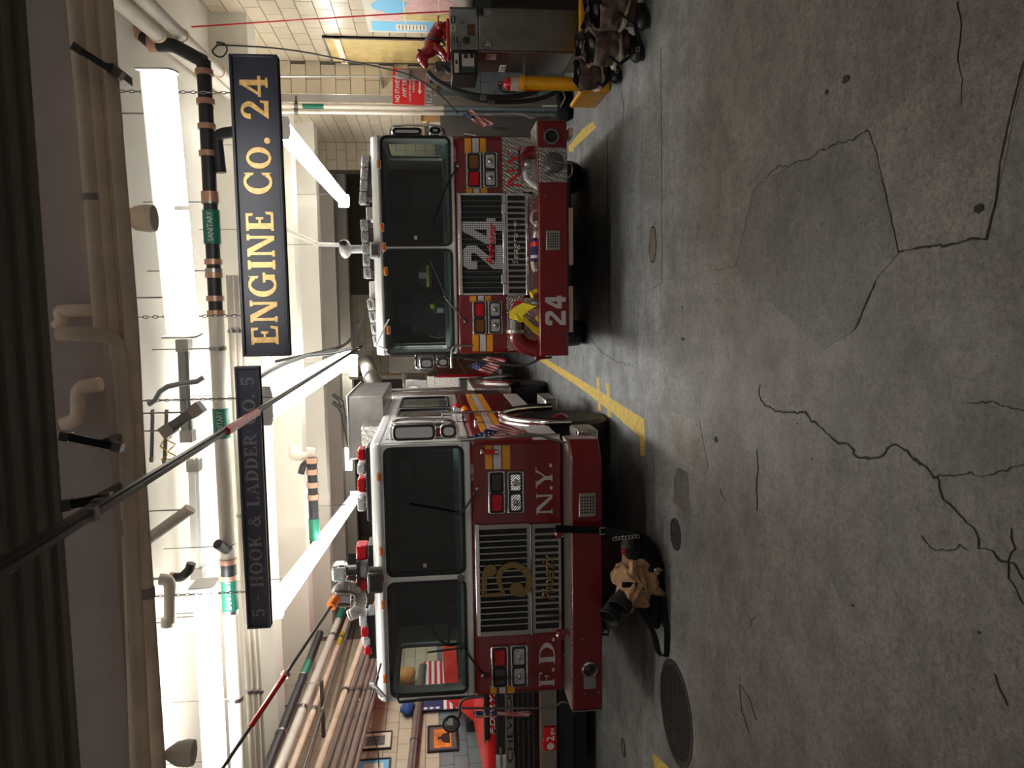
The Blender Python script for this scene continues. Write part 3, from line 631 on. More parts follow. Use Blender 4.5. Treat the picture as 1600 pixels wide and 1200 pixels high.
for k, (p, q2, c) in enumerate((((262, 640), (258, 725), 'conduit'), ((240, 640), (238, 722), 'conduit'))):
    bar('ceiling_channel', ['thin unistrut rail on the ceiling nearest the junction channel', 'thin unistrut rail on the ceiling nearest the header'][k], 'channel', W(*p, Y=6.3), W(*q2, Y=6.3), .015, c)
o = obj('yellow_cable', MB().tube([W(256+6*math.sin(k*1.7), 676+k*7, Y=6.27+.02*math.sin(k)) for k in range(7)]+[W(268+7*math.sin(k*2.1), 718-k*6, Y=6.27) for k in range(7)], .006, 6), 'label_yellow'); tag(o, 'loose bundle of thin yellow cable on the ceiling above the rail', 'cable')
o = obj('conduit_hose', MB().tube(ipts(6.6, (232, 632), (242, 626), (250, 612), (262, 604), (280, 600), (308, 596), (318, 590)), .022, 8), 'conduit'); tag(o, 'wavy grey flexible conduit clipped to the ceiling', 'conduit')
o = obj('conduit_hose', MB().tube([W(405, 590, Y=6.9), W(420, 580, Y=7.1), W(440, 570, Y=7.6), W(478, 556, Y=8.5), W(520, 552, Y=9.5), W(548, 545, Y=10.2)], .022, 8), 'conduit'); tag(o, 'grey flexible conduit sweeping back past the right sign', 'conduit')
pipe('blue_pipe', 'white and blue pipe running back under the beams over the right truck', [W(443, 358, Z=3.6), W(497, 382, Z=3.6), W(536, 383, Z=3.35)], .03, 'pipe_white', hang=[0, 1], extras=[('blue_end', W(500, 382, Z=3.6), W(536, 383, Z=3.35), .036, 'blue_cloth')])
for lab, x, y, Y in (('pair of grey conduits dropping down the ceiling beside the middle beams, left one', 545, 640, 17), ('pair of grey conduits beside the middle beams, right one', 545, 628, 17)):
    pipe('conduit_pipe', lab, [W(520, y-12, Y=Y), W(534, y, Y=Y), W(546, y+60, Y=Y)], .04, 'conduit', extras=[('clamp', W(533, y-2, Y=Y), W(534, y+3, Y=Y), .06, 'steel')])
pipe('round_duct', 'pale tapering round duct slanting down from the ceiling between the trucks', [W(572, 566, Y=20.6), W(582, 592, Y=19), W(602, 642, Y=16)], [.2, .2, .17], 'pipe_white', cat='duct', extras=[('collar', W(581, 590, Y=19.05), W(583, 594, Y=18.95), .22, 'fixture')])
# ---------------------------------------------------------------- signs
def hang_sign(label, p00, p11, Y, T=.09, sm='sign_black'):
    a = W(*p00, Y=Y); b = W(*p11, Y=Y)                       # lower-left, upper-right corners
    w = b.x-a.x; h = b.z-a.z; t = thing('hanging_sign', label, 'sign', ((a.x+b.x)/2, Y, a.z))
    obj('board', MB().box(-w/2, w/2, .012, T, 0, h), sm, t, .004)
    fr = .022; 
    for r in ((-w/2, w/2, 0, fr), (-w/2, w/2, h-fr, h), (-w/2, -w/2+fr, fr, h-fr), (w/2-fr, w/2, fr, h-fr)): obj('moulding', MB().box(r[0], r[1], -.012, T-.004, r[2], r[3]), sm, t, .006)
    for x in (-w*.36, w*.38):
        o = obj('chain', MB(), 'steel', t) if False else None
        mb = MB(); z = h; k = 0
        while z < ZC-a.z and k < 45:
            mb.tube([(x+(.010*math.cos(q*PI/4) if k % 2 else 0), .04+(0 if k % 2 else .010*math.cos(q*PI/4)), z+.022+.022*math.sin(q*PI/4)) for q in range(8)], .0035, 5, True); z += .036; k += 1
        obj('chain', mb, 'gunmetal', t)
    return t, w, h
t, w, h = hang_sign('black sign with gold letters ENGINE Co. 24 above the right truck', (453, 556), (357, 84), 6.0)
serif('ENGINE Co. 24', -w*.458, w*.432, h*.24, h*.80, .011, 'gold', t, bold=.022)
t, w, h = hang_sign('dark sign with faded letters HOOK & LADDER CO. 5 above the left truck', (423, 981), (366, 573), 6.55, sm='sign_hazed')
serif('5 - HOOK & LADDER CO. 5', -w*.455, w*.46, h*.24, h*.76, .011, 'faded_letter', t, bold=.018)
# ---------------------------------------------------------------- fire trucks
class Truck:
    def __init__(s, label, tx, ty, yc): s.tx, s.ty, s.yc = tx, ty, yc; s.t = thing('fire_truck', label, 'fire truck', (tx, ty, 0))
    def l(s, x, y, ly): p = W(x, y, Y=s.ty+ly); return p.x-s.tx, p.z
    def rc(s, x0, y0, x1, y1, ly):                         # photo rectangle on the plane local y=ly -> xa, xb, za, zb
        q = [s.l(*p, ly) for p in ((x0, y1), (x1, y1), (x0, y0), (x1, y0))]
        return (q[0][0]+q[1][0])/2, (q[2][0]+q[3][0])/2, (q[1][1]+q[3][1])/2, (q[0][1]+q[2][1])/2
def arch_poly(y0, y1, z0, z1, arches, r, zc):
    p = [(y0, z0)]; dz = z0-zc
    for ya in arches:
        a0 = math.asin(dz/r); p += [(ya-r*math.cos(a0+(PI-2*a0)*k/14), zc+r*math.sin(a0+(PI-2*a0)*k/14)) for k in range(15)]
    return p+[(y1, z0), (y1, z1), (y0, z1)]
def wheel(par, x, y, z, r, side, fancy=True):
    w = obj('wheel', MB().lathe([(r*.62, -.15), (r*.9, -.16), (r*.985, -.12), (r, -.05), (r, .05), (r*.985, .12), (r*.9, .16), (r*.62, .15)], (0, 0, 0), (1, 0, 0), 36), 'black_rubber', par); w.location = (x, y, z)
    obj('rim', MB().lathe([(r*.62, side*.14), (r*.60, side*.10), (r*.42, side*.02), (r*.2, side*.02), (r*.2, side*.10), (r*.12, side*.13), (.0, side*.13)], (0, 0, 0), (1, 0, 0), 28), 'black_plastic' if fancy else 'gunmetal', w)
    obj('hub', MB().lathe([(r*.17, side*.10), (r*.17, side*.15), (r*.08, side*.18), (0, side*.18)], (0, 0, 0), (1, 0, 0), 16), 'red_paint', w)
    mb = MB()
    for k in range(10): a = 2*PI*k/10; mb.tube([(side*.02, r*.3*math.cos(a), r*.3*math.sin(a)), (side*.07, r*.3*math.cos(a), r*.3*math.sin(a))], .018, 6)
    obj('wheel_nuts', mb, 'steel', w)
    return w
def window_panel(T, name, wall, hole, axis, a, b, r, m, glassm='windshield', inset=.5):
    """wall section with a rounded opening, rubber seal and pane"""
    o = obj(name, MB().ring(rlike(*wall), rrect(*hole, r), axis, a, b), m, T)
    x0, x1, z0, z1 = hole; k = .012
    obj('window_seal', MB().ring(rrect(x0-.016, x1+.016, z0-.016, z1+.016, r+.016), rrect(x0+k, x1-k, z0+k, z1-k, r-k), axis, a-(.006 if b > a else -.006), a+.02*(1 if b > a else -1)), 'black_rubber', o)
    c = a+(b-a)*.35
    obj('window_pane', MB().prism(rrect(x0+.004, x1-.004, z0+.004, z1-.004, r), axis, c, c+.006), glassm, o)
    return o
def lamp_pair(K, rect, ly, cols, bez='chrome'):
    xa, xb, za, zb = rect; w = xb-xa; h = zb-za
    o = obj('lamp_housing', MB().prism(rrect(xa, xb, za, zb, .02), 'y', ly-.035, ly+.01), bez, K.t, .008)
    for i, c in enumerate(cols):
        a = xa+w*(.05+.47*i); b = a+w*.43
        obj('lamp_seal', MB().ring(rrect(a-.008, b+.008, za+h*.09, zb-h*.09, .02), rrect(a+.008, b-.008, za+h*.09+.014, zb-h*.09-.014, .015), 'y', ly-.045, ly-.02), 'black_rubber', o)
        obj('lens', MB().prism(rrect(a+.006, b-.006, za+h*.1+.012, zb-h*.1-.012, .02), 'y', ly-.041, ly-.012), c, o, .008)
        if c == 'clear_lens':
            cx = (a+b)/2; cz = (za+zb)/2; obj('bulb', MB().lathe([(.032, 0), (.028, .012), (.012, .022), (0, .024)], (cx, ly-.041, cz), (0, -1, 0), 14), 'chrome', o)
    for sx in (xa+.012, xb-.012, (xa+xb)/2):
        for sz in (za+.01, zb-.01): obj('screw', MB().lathe([(.006, 0), (.004, .006), (0, .006)], (sx, ly-.035, sz), (0, -1, 0), 8), 'steel', o)
    return o
def marker(K, px, ly, w=.075, h=.035):
    x, z = K.l(*px, ly); o = obj('marker_light', MB().prism(rrect(x-w/2, x+w/2, z-h/2, z+h/2, h*.45), 'y', ly-.025, ly+.02), 'amber', K.t, .008)
    obj('marker_base', MB().prism(rrect(x-w/2-.006, x+w/2+.006, z-h/2-.006, z+h/2+.006, h*.5), 'y', ly-.008, ly+.02), 'chrome', o)
def slot_grille(K, rect, ly, n, r=.012, bar='chrome', back='interior', barw=.30, name='grille', fr=.02, fm='chrome'):
    xa, xb, za, zb = rect
    o = obj(name, MB().ring(rlike(xa, xb, za, zb), rrect(xa+fr, xb-fr, za+fr*.6, zb-fr*.6, .01), 'y', ly-.03, ly+.01), fm, K.t)
    obj('grille_back', MB().box(xa+.002, xb-.002, ly-.010, ly-.003, za+.002, zb-.002), back, o)
    p = (xb-xa-2*fr)/n; me = MB().box(-p*barw/2, p*barw/2, ly-.024, ly+.003, za+fr*.6, zb-fr*.6).mesh('grille_bar', bar)
    for k in range(1, n):
        b = obj('grille_bar', me, None, o); b.location.x = xa+fr+p*k
    return o
def cab(K, hw, zb, zs, zw0, zw1, zt, yb, wins, ya, arches, wr, zwh, band, yback, roofm='white_paint'):
    t, yc = K.t, K.yc
    obj('cab_body', MB().prism(arch_poly(yc, yb, zb, zs, arches, wr, zwh), 'x', -hw, hw), 'red_paint', t, .05, seg=4)
    obj('sill_band', MB().box(-hw+.004, hw-.004, yc+.002, yb-.01, zs-.005, zw0+.002), 'white_paint', t, .02)
    mid = (wins[0][1]+wins[1][0])/2
    window_panel(t, 'windshield_frame', (-hw+.01, mid, zw0-.002, zw1+.03), wins[0], 'y', yc, yc+.06, .055, 'white_paint')
    window_panel(t, 'windshield_frame', (mid, hw-.01, zw0-.002, zw1+.03), wins[1], 'y', yc, yc+.06, .055, 'white_paint')
    obj('cab_roof', MB().prism([(yc-.01, zw1+.015), (yc-.012, zt-.075), (yc+.02, zt-.03), (yc+.08, zt), (yb, zt), (yb, zw1+.015)], 'x', -hw, hw), roofm, t, .05, seg=3)
    obj('headliner', MB().box(-hw+.04, hw-.04, yc+.08, yback, zw1-.0, zw1+.012), 'interior', t)
    for s in (-1, 1):
        edges = [yc+.06]+[(a[1]+b[0])/2 for a, b in zip(ya, ya[1:])]+[yb-.02]
        for i, (y0, y1) in enumerate(ya):
            o = window_panel(t, 'side_panel', (edges[i], edges[i+1], zw0-.002, zw1+.03), (y0, y1, zw0+.06, zw1-.04), 'x', s*hw*.998, s*(hw-.05), .05, 'white_paint')
    obj('cab_shade_wall', MB().box(-hw+.06, hw-.06, yback, yback+.04, 1.2, zw1+.02), 'interior', t)  # dark wall added across the cab to keep the inside dark
    obj('dashboard', MB().prism([(yc+.08, zs-.2), (yc+.08, zw0+.03), (yc+.34, zw0+.075), (yc+.46, zw0+.02), (yc+.5, zs-.2)], 'x', -hw+.06, hw-.06), 'dash', t, .02)
    for x in (-.72, -.2, .3, .8): obj('dash_vent', MB().box(x-.14, x+.14, yc+.14, yc+.16, zw0+.035, zw0+.055), 'black_plastic', t, .006)
    for x in (-.72, .72):
        o = obj('seat', MB().box(x-.27, x+.27, yc+1.25, yc+1.40, 1.3, zw1-.22), 'seat_cloth', t, .06, seg=3); obj('headrest', MB().box(x-.15, x+.15, yc+1.24, yc+1.36, zw1-.22, zw1-.04), 'seat_cloth', o, .04)
    o = obj('steering_wheel', MB().tube([(.21*math.cos(2*PI*k/24), .21*math.sin(2*PI*k/24)*.55, .21*math.sin(2*PI*k/24)*.83) for k in range(24)], .018, 8, True), 'black_plastic', t); o.location = (-.78, yc+.62, zw0+.16)
    obj('spoke', MB().tube([(-.2, 0, 0), (0, .03, -.02), (.2, 0, 0)], .014, 6).tube([(0, .03, -.02), (0, -.1, -.16)], .02, 6), 'black_plastic', o)
    obj('windshield_sticker', MB().box(wins[1][0]+.06, wins[1][0]+.10, yc+.01, yc+.014, zw0+.36, zw0+.39), 'stripe_white', t)
    obj('chassis', MB().box(-.85, .85, yc+.03, yb, .45, zb+.05), 'black_plastic', t, .02)
    for s in (-1, 1): wheel(t, s*(hw-.16), arches[0], zwh, zwh, s)
def wiper(K, a, b, ly, m='black_plastic'):
    p = K.l(*a, ly); q = K.l(*b, ly); e = (q[0]+(q[0]-p[0])*.25, q[1]+(q[1]-p[1])*.25)
    o = obj('wiper', MB().tube([(p[0], ly-.02, p[1]), (q[0], ly-.045, q[1]), (e[0], ly-.02, e[1])], .009, 6), m, K.t)
    obj('wiper_pivot', MB().lathe([(.022, 0), (.022, .03), (.012, .04), (0, .04)], (p[0], ly, p[1]), (0, -1, 0), 12), 'gunmetal', o)
    return o
def wiper_blade(K, a, b, ly):
    p = K.l(*a, ly); q = K.l(*b, ly); obj('wiper_blade', MB().tube([(p[0], ly-.02, p[1]), (q[0], ly-.02, q[1])], .010, 6), 'black_rubber', K.t)
def stripes(K, xs, y0, y1, ly, side=0):
    for (x0, x1, m) in xs:
        xa, xb, za, zb = K.rc(x0, y0, x1, y1, ly); obj('stripe', MB().box(xa, xb, ly-.003, ly+.01, za, zb), m, K.t)
def speaker_grille(K, rect, ly, nx, nz):
    xa, xb, za, zb = rect; o = obj('siren_grille', MB().box(xa, xb, ly-.012, ly+.004, za, zb), 'steel', K.t, .006); w = xb-xa; h = zb-za
    me = MB().box(-w*.040, w*.040, ly-.0135, ly-.011, -h*.048, h*.048).mesh('grille_hole', 'interior')
    for i in range(nx):
        for j in range(nz):
            c = obj('grille_hole', me, None, o); c.location = (xa+w*(.18+.64*i/(nx-1)), 0, za+h*(.17+.66*j/(nz-1)))
def bolts(K, pts, ly, r=.012):
    for p in pts: x, z = K.l(*p, ly); obj('bolt', MB().lathe([(r, 0), (r, .006), (r*.6, .014), (0, .014)], (x, ly, z), (0, -1, 0), 8), 'gunmetal', K.t)
def flag(label, corners, Y, amp=.025, nu=26, nv=14, folds=2.5):
    c = [W(x, y, Y=Y) for x, y in corners] if not isinstance(corners[0], Vector) else corners; o0 = c[0].copy(); v = []; f = []; mi = []
    for j in range(nv):
        for i in range(nu+1):
            s = i/nu; t_ = j/(nv-1); p = c[0].lerp(c[3], s).lerp(c[1].lerp(c[2], s), t_)
            v.append(p-o0+Vector((0, amp*math.sin(folds*2*PI*(t_*.8+s*.35))+amp*.4*math.sin(9*s+4*t_), 0)))
    for j in range(nv-1):
        for i in range(nu):
            f.append((j*(nu+1)+i, j*(nu+1)+i+1, (j+1)*(nu+1)+i+1, (j+1)*(nu+1)+i)); mi.append(2 if i < nu*.4 and j < 7 else j % 2)
    me = bpy.data.meshes.new('flag'); me.from_pydata([tuple(p) for p in v], [], f)
    for m in ('flag_red', 'flag_white', 'flag_blue'): me.materials.append(MT[m])
    me.polygons.foreach_set('material_index', mi); me.polygons.foreach_set('use_smooth', [True]*len(f))
    o = bpy.data.objects.new('flag', me); COL.objects.link(o); o.location = o0; sd = o.modifiers.new('thick', 'SOLIDIFY'); sd.thickness = .003
    tag(o, label, 'flag')
    mb = MB()
    for a in range(3):
        for b in range(3):
            i = int(nu*.4*(a+.5)/3); j = int(6*(b+.5)/3); p = v[j*(nu+1)+i]; r = (c[3]-c[0]).length*.028
            wall = isinstance(corners[0], Vector); pa = p.y if wall else p.x; pb = p.x+.010 if wall else p.y
            mb.prism([(pa+r*(1 if k % 2 == 0 else .42)*math.sin(k*PI/5), p.z+r*(1 if k % 2 == 0 else .42)*math.cos(k*PI/5)) for k in range(10)], 'x' if wall else 'y', pb-.008, pb-.004)
    obj('stars', mb, 'flag_white', o)
    return o
# ================= ladder truck (left) =================
K = Truck('red ladder truck on the left with F.D. N.Y. in white across its front', -2.48, 6.75, .40)
t = K.t; yc = .40; HW = 1.26
wl_ = K.rc(608, 910, 727, 1085, yc); wr_ = K.rc(605, 700, 725, 897, yc)
zw0 = (wl_[2]+wr_[2])/2; zw1 = (wl_[3]+wr_[3])/2
wl_ = (wl_[0], wl_[1], zw0, zw1); wr_ = (wr_[0], wr_[1], zw0, zw1)
zs = K.l(738, 890, yc)[1]; zt = K.l(583, 890, yc)[1]; zb = K.l(881, 890, yc)[1]
cab(K, HW, zb, zs, zw0, zw1, zt, 4.55, (wl_, wr_), [(.62, 1.62), (2.25, 2.95), (3.1, 4.3)], [1.95], .66, .54, None, 2.05)
P = lambda name, mb, m, bevel=0, par=None, label=None: obj(name, mb, m, par or K.t, bevel, label)
x, z = K.l(720, 903, yc); P('antenna_base', MB().lathe([(.035, 0), (.035, .012), (.0, .012)], (x, yc, z), (0, -1, 0), 16), 'gunmetal')
for p in ((592.5, 745), (596, 861), (598, 903), (599, 945), (602, 1060)): marker(K, p, yc-.012)
Y_, W_ = 'stripe_yellow', 'stripe_white'
stripes(K, [(758, 769, Y_), (771, 783, W_), (785, 797, Y_)], 696, 733, yc)
stripes(K, [(766, 776, Y_), (780, 790, W_), (793, 804, Y_)], 1071, 1083, yc)
lamp_pair(K, K.rc(762.5, 735, 789, 802, yc), yc, ('red_lens', 'dark_lens')); lamp_pair(K, K.rc(792, 735, 818, 801, yc), yc, ('clear_lens', 'clear_lens'))
lamp_pair(K, K.rc(767, 1008, 794, 1072, yc), yc, ('dark_lens', 'red_lens')); lamp_pair(K, K.rc(797, 1006, 824, 1071, yc), yc, ('clear_lens', 'clear_lens'))
g = slot_grille(K, K.rc(745, 818, 828, 991, yc), yc, 17, barw=.22, fr=.045, bar='grille_metal', fm='grille_metal')
g2 = slot_grille(K, K.rc(832, 817, 876, 986, yc), yc, 16, barw=.36, fr=.04, bar='grille_metal', fm='grille_metal')
r = K.rc(743, 817, 750, 992, yc); P('grille_trim', MB().box(r[0], r[1], yc-.05, yc-.01, r[2], r[3]), 'chrome', .008)
r = K.rc(827.5, 818, 832.5, 990, yc); P('grille_hinge', MB().tube([(r[0], yc-.03, (r[2]+r[3])/2), (r[1], yc-.03, (r[2]+r[3])/2)], .012, 10), 'gunmetal')
# ornate brass 5: built along its own stroke
def stroke5(pts, ws, ly, m, name):
    mb = MB(); q = [Vector((*K.l(*p, ly), 0)) for p in pts]; q = [Vector((a.x, ly, a.y)) for a in q]
    fine = []; wf = []
    for i in range(len(q)-1):
        p0, p1, p2, p3 = q[max(i-1, 0)], q[i], q[i+1], q[min(i+2, len(q)-1)]
        for k in range(6):
            s = k/6; fine.append(.5*((2*p1)+(p2-p0)*s+(2*p0-5*p1+4*p2-p3)*s*s+(3*p1-p0-3*p2+p3)*s**3)); wf.append(ws[i]*(1-s)+ws[i+1]*s)
    fine.append(q[-1]); wf.append(ws[-1]); v = []; f = []; n = len(fine)
    for i, p in enumerate(fine):
        d = (fine[min(i+1, n-1)]-fine[max(i-1, 0)]).normalized(); s = Vector((-d.z, 0, d.x))*wf[i]/2
        for dy in (0, -.012): v += [p+s+Vector((0, dy, 0)), p-s+Vector((0, dy, 0))]
    for i in range(n-1):
        a = i*4; b = a+4; f += [(a, b, b+1, a+1), (a+2, a+3, b+3, b+2), (a, a+2, b+2, b), (a+1, b+1, b+3, a+3)]
    f += [(0, 1, 3, 2), (n*4-4, n*4-2, n*4-1, n*4-3)]
    for e, rr in ((fine[-1], wf[-1]*.8),): mb.prism(circ(e.x, e.z, rr, 16), 'y', ly-.0125, ly)
    mb.add(v, f); return mb
five = P('number_five', stroke5([(787, 928), (783, 918), (779, 902), (785, 889), (800, 882), (815, 887), (826, 900), (826, 915), (817, 927), (811, 926), (807, 920)], [.03, .04, .05, .055, .055, .065, .065, .06, .06, .07, .085], yc-.035, 'old_gold', 'n'), 'old_gold', label='ornate brass figure 5')
obj('number_five_flag', stroke5([(786, 928), (770, 929), (758, 929), (756, 926), (757, 912), (757, 898), (763, 887), (766, 891)], [.04, .035, .04, .045, .05, .05, .06, .075], yc-.036, 'old_gold', 'n'), 'old_gold', five)
r = K.rc(846, 864, 866, 937, yc); text('Phoenix', r[0], r[1], r[2], r[3], yc-.03, 'old_gold', t, 'script_lettering', .006, shear=.45, bold=.012)
for s_, xr, yr in (('F', (842, 866), (1050, 1072)), ('.', (862, 867), (1043, 1049)), ('D', (842, 867), (1004, 1037)), ('.', (862, 867), (996, 1002)), ('N', (838, 863), (770, 804)), ('.', (859, 863.5), (759, 765)), ('Y', (837, 863), (730, 762)), ('.', (858, 862.5), (724, 730))):
    r = K.rc(xr[0], yr[0], xr[1], yr[1], yc); serif(s_, r[0], r[1], r[2], r[3], yc-.001, 'silver_letter', t, .004)
r = K.rc(735, 724, 740.5, 751, yc); text('SL13002T', r[0], r[1], r[2], r[3], yc, 'silver_letter', t, 'number_lettering', .003)
wiper(K, (747, 762), (722, 800), yc); wiper_blade(K, (724, 805), (640, 790), yc-.01); wiper(K, (755, 1054), (729, 1016), yc); wiper_blade(K, (729, 1010), (668, 1018), yc-.01)
for p in (((596, 1032), (584, 1072)), ((592, 1052), (580, 1086))):
    q = [K.l(*p_, yc) for p_ in p]; P('roof_wiper', MB().tube([(q[0][0], yc-.06, q[0][1]), (q[1][0], yc-.12, q[1][1])], .010, 6), 'black_plastic')
q = [K.l(*p_, yc-.1) for p_ in ((581, 1066), (600, 1089))]; P('blade_arm', MB().ribbon([(q[0][0], yc-.12, q[0][1]), (q[1][0], yc-.1, q[1][1])], .05, (0, .3, 1), .01), 'white_paint')
# side lamps on the rounded right corner
for (a, b, yy) in (((750, 706), (778, 706), yc-.02), ((836, 691), (860, 691), yc+.05)):
    p = K.l(*a, yy); q = K.l(*b, yy); o = P('corner_lamp', MB().tube([(p[0], yy, p[1]), (q[0], yy, q[1])], .026, 10), 'chrome', .01); obj('lens', MB().tube([(p[0], yy-.012, p[1]-.03), (q[0], yy-.012, q[1]+.03)], .022, 10), 'red_lens', o)
# bumper
rb = K.rc(894, 690, 941, 1110, 0)
bx0, bx1 = rb[0], rb[1]; bz0, bz1 = rb[2], rb[3]
bump = P('bumper', MB().prism([(bx0, .0), (bx1-.17, .0), (bx1, .14), (bx1, .39), (bx0-.01, .39)], 'z', bz0, bz1), 'red_paint', .012)
obj('tread_plate', MB().prism([(bx0, .01), (bx1-.175, .01), (bx1-.005, .145), (bx1-.005, .385), (bx0, .385)], 'z', bz1-.002, bz1+.012), 'diamond_plate', bump)
obj('bumper_edge', MB().box(bx0-.006, bx0+.004, -.004, .39, bz0, bz1+.004), 'steel', bump)
speaker_grille(K, K.rc(904.5, 770, 931, 807, 0), 0, 6, 5)
x, z = K.l(921, 1045, 0); o = P('siren_horn', MB().lathe([(.075, 0), (.075, .02), (.06, .028), (.055, .01), (.02, -.02), (0, -.02)], (x, 0, z), (0, -1, 0), 24), 'chrome'); obj('horn_lens', MB().lathe([(.056, .008), (.04, .02), (0, .026)], (x, 0, z), (0, -1, 0), 20), 'dark_lens', o)
r = K.rc(912, 1058, 931, 1076, 0); o = P('data_plate', MB().box(r[0], r[1], -.004, .004, r[2], r[3]), 'steel')
bolts(K, [(910, 998), (934, 997), (914, 1083), (935, 1082), (908, 826), (934, 824)], 0)
for p in ((868, 829), (870, 986)):
    a = K.l(p[0], p[1], .2); b = K.l(p[0]+20, p[1], .2); o = P('tow_hook', MB().tube([(b[0], .22, b[1]-.08), (b[0], .2, b[1]), (a[0], .17, a[1]), (a[0], .13, a[1]-.02), (a[0]-.0, .12, a[1]-.07)], .026, 10), 'red_paint', label='red tow hook'); obj('pin', MB().lathe([(.04, 0), (.045, .03), (.03, .05), (0, .05)], (a[0], .12, a[1]-.02), (0, -1, 0), 12), 'red_paint', o)
q = [K.l(*p_, .02) for p_ in ((941, 992), (951, 994), (952, 985), (941, 984))]; P('under_hook', MB().tube([(q[0][0], .05, q[0][1]+.02), (q[1][0], .05, q[1][1]), (q[2][0], .05, q[2][1]), (q[3][0], .05, q[3][1]+.02)], .014, 8), 'black_plastic')
# right-hand side of the ladder truck
def side_box(name, y0, y1, z0, z1, m, d=.006, par=None, bevel=0, x=HW): return obj(name, MB().box(x-.02, x+d, y0, y1, z0, z1), m, par or t, bevel)
zz = [K.l(p, 696, yc)[1] for p in (797, 785, 783, 771, 769, 758)]
for a, b, m in ((zz[0], zz[1], Y_), (zz[2], zz[3], W_), (zz[4], zz[5], Y_)): side_box('stripe', .46, 4.5, a, b, m, .003)
side_box('door_seam', .66, .672, .9, zw1, 'black_plastic', .002); side_box('door_seam', 1.72, 1.732, 1.2, zw1, 'black_plastic', .002); side_box('door_seam', 3.05, 3.062, .9, zw1, 'black_plastic', .002); side_box('lower_panel', .42, 1.2, .80, 1.06, 'stripe_white', .002); side_box('lower_panel', 2.7, 4.4, .78, .98, 'stripe_white', .002)
for s in (1, -1):
    P('wheel_arch', MB().tube([(s*(HW+.02), 1.95+.68*math.cos(a*PI/22), .54+.68*math.sin(a*PI/22)) for a in range(0, 23)], .045, 10), 'chrome')
    o = P('step_box', MB().box(s*(HW-.22), s*(HW+.06), .47, .86, .42, .62), 'diamond_plate', .015); obj('step_tread', MB().box(s*(HW-.2), s*(HW+.05), .5, .84, .62, .632), 'steel', o)
    P('step_box', MB().box(s*(HW-.2), s*(HW+.10), 2.75, 3.5, .44, .60), 'steel', .02)
    o = P('grab_rail', MB().tube([(s*HW, 2.0, 1.9), (s*(HW+.06), 2.0, 1.9), (s*(HW+.06), 2.0, 1.2), (s*HW, 2.0, 1.2)], .016, 8), 'chrome')
side_box('door_handle', 1.5, 1.66, 1.52, 1.56, 'chrome', .04, bevel=.008)
o = P('beacon', MB().box(HW-.01, HW+.07, 2.12, 2.26, 1.58, 1.68), 'chrome', .01); obj('lens', MB().lathe([(.05, 0), (.045, .03), (.02, .05), (0, .05)], (HW+.065, 2.19, 1.63), (.5, -.9, 0), 14), 'amber', o)
o = P('beacon', MB().box(HW-.01, HW+.06, 2.55, 2.7, 1.66, 1.76), 'chrome', .01); obj('lens', MB().lathe([(.05, 0), (.045, .03), (.02, .05), (0, .05)], (HW+.05, 2.62, 1.71), (.5, -.9, 0), 14), 'red_lens', o)
# mirror assemblies
def mirror_right(K, pts, ly, rects, m='chrome'):
    q = [K.l(*p, ly) for p in pts]; o = obj('mirror_arm', MB().tube(elbow([(a[0], ly+dy, a[1]) for a, dy in zip(q, [.14]+[0]*(len(q)-2)+[.14])], .4), .014, 8), m, K.t)
    for rc_, gm in rects:
        r = K.rc(*rc_, ly); h = obj('mirror_head', MB().prism(rrect(r[0], r[1], r[2], r[3], .045), 'y', ly-.05, ly+.04), m, o, .03, seg=3)
        obj('mirror_rim', MB().ring(rrect(r[0]+.01, r[1]-.01, r[2]+.01, r[3]-.01, .04), rrect(r[0]+.03, r[1]-.03, r[2]+.03, r[3]-.03, .03), 'y', ly-.062, ly-.04), 'black_plastic' if gm else 'gunmetal', h)
    return o
mirror_right(K, [(609, 690), (611, 658), (640, 654), (712, 656), (716, 690)], yc+.02, [((613, 661, 681, 688), 1), ((688, 661, 714, 684), 1)])
q = [K.l(*p, .2) for p in ((930, 688), (905, 688), (880, 690), (858, 684), (838, 678), (800, 675), (740, 684))]
P('flag_pole', MB().tube([(a[0], .15, a[1]) for a in q], .013, 8), 'chrome'); P('corner_rail', MB().tube([(HW+.03, .3, K.l(720, 690, .3)[1]), (HW+.05, .3, 1.1), (HW+.04, .36, .82)], .016, 8), 'chrome')
# left-hand mirror and pole
q = [K.l(*p, .2) for p in ((620, 1084), (624, 1094), (660, 1090), (730, 1086), (762, 1084))]; P('mirror_arm', MB().tube([(a[0]-.02, .2, a[1]) for a in q], .014, 8), 'black_plastic')
q = [K.l(*p, .0) for p in ((755, 1088), (728, 1091), (719, 1097), (718, 1120), (709, 1132))]; o = P('mirror_arm', MB().tube(elbow([(a[0], .0, a[1]) for a in q], .4), .013, 8), 'gunmetal')
x, z = K.l(705, 1131, .0); h = obj('mirror_head', MB().lathe([(.02, -.05), (.07, -.03), (.082, 0), (.080, .012), (.07, .014)], (x, .0, z), (0, -1, 0), 24), 'black_plastic', o); obj('mirror_glass', MB().lathe([(.071, .010), (.05, .022), (0, .028)], (x, .0, z), (0, -1, 0), 24), 'chrome', h)
q = [K.l(*p, .0) for p in ((889, 1103), (880, 1101), (866, 1109), (855, 1111), (722, 1111))]; P('flag_pole', MB().tube([(a[0], .05, a[1]) for a in q], .011, 8), 'gunmetal')
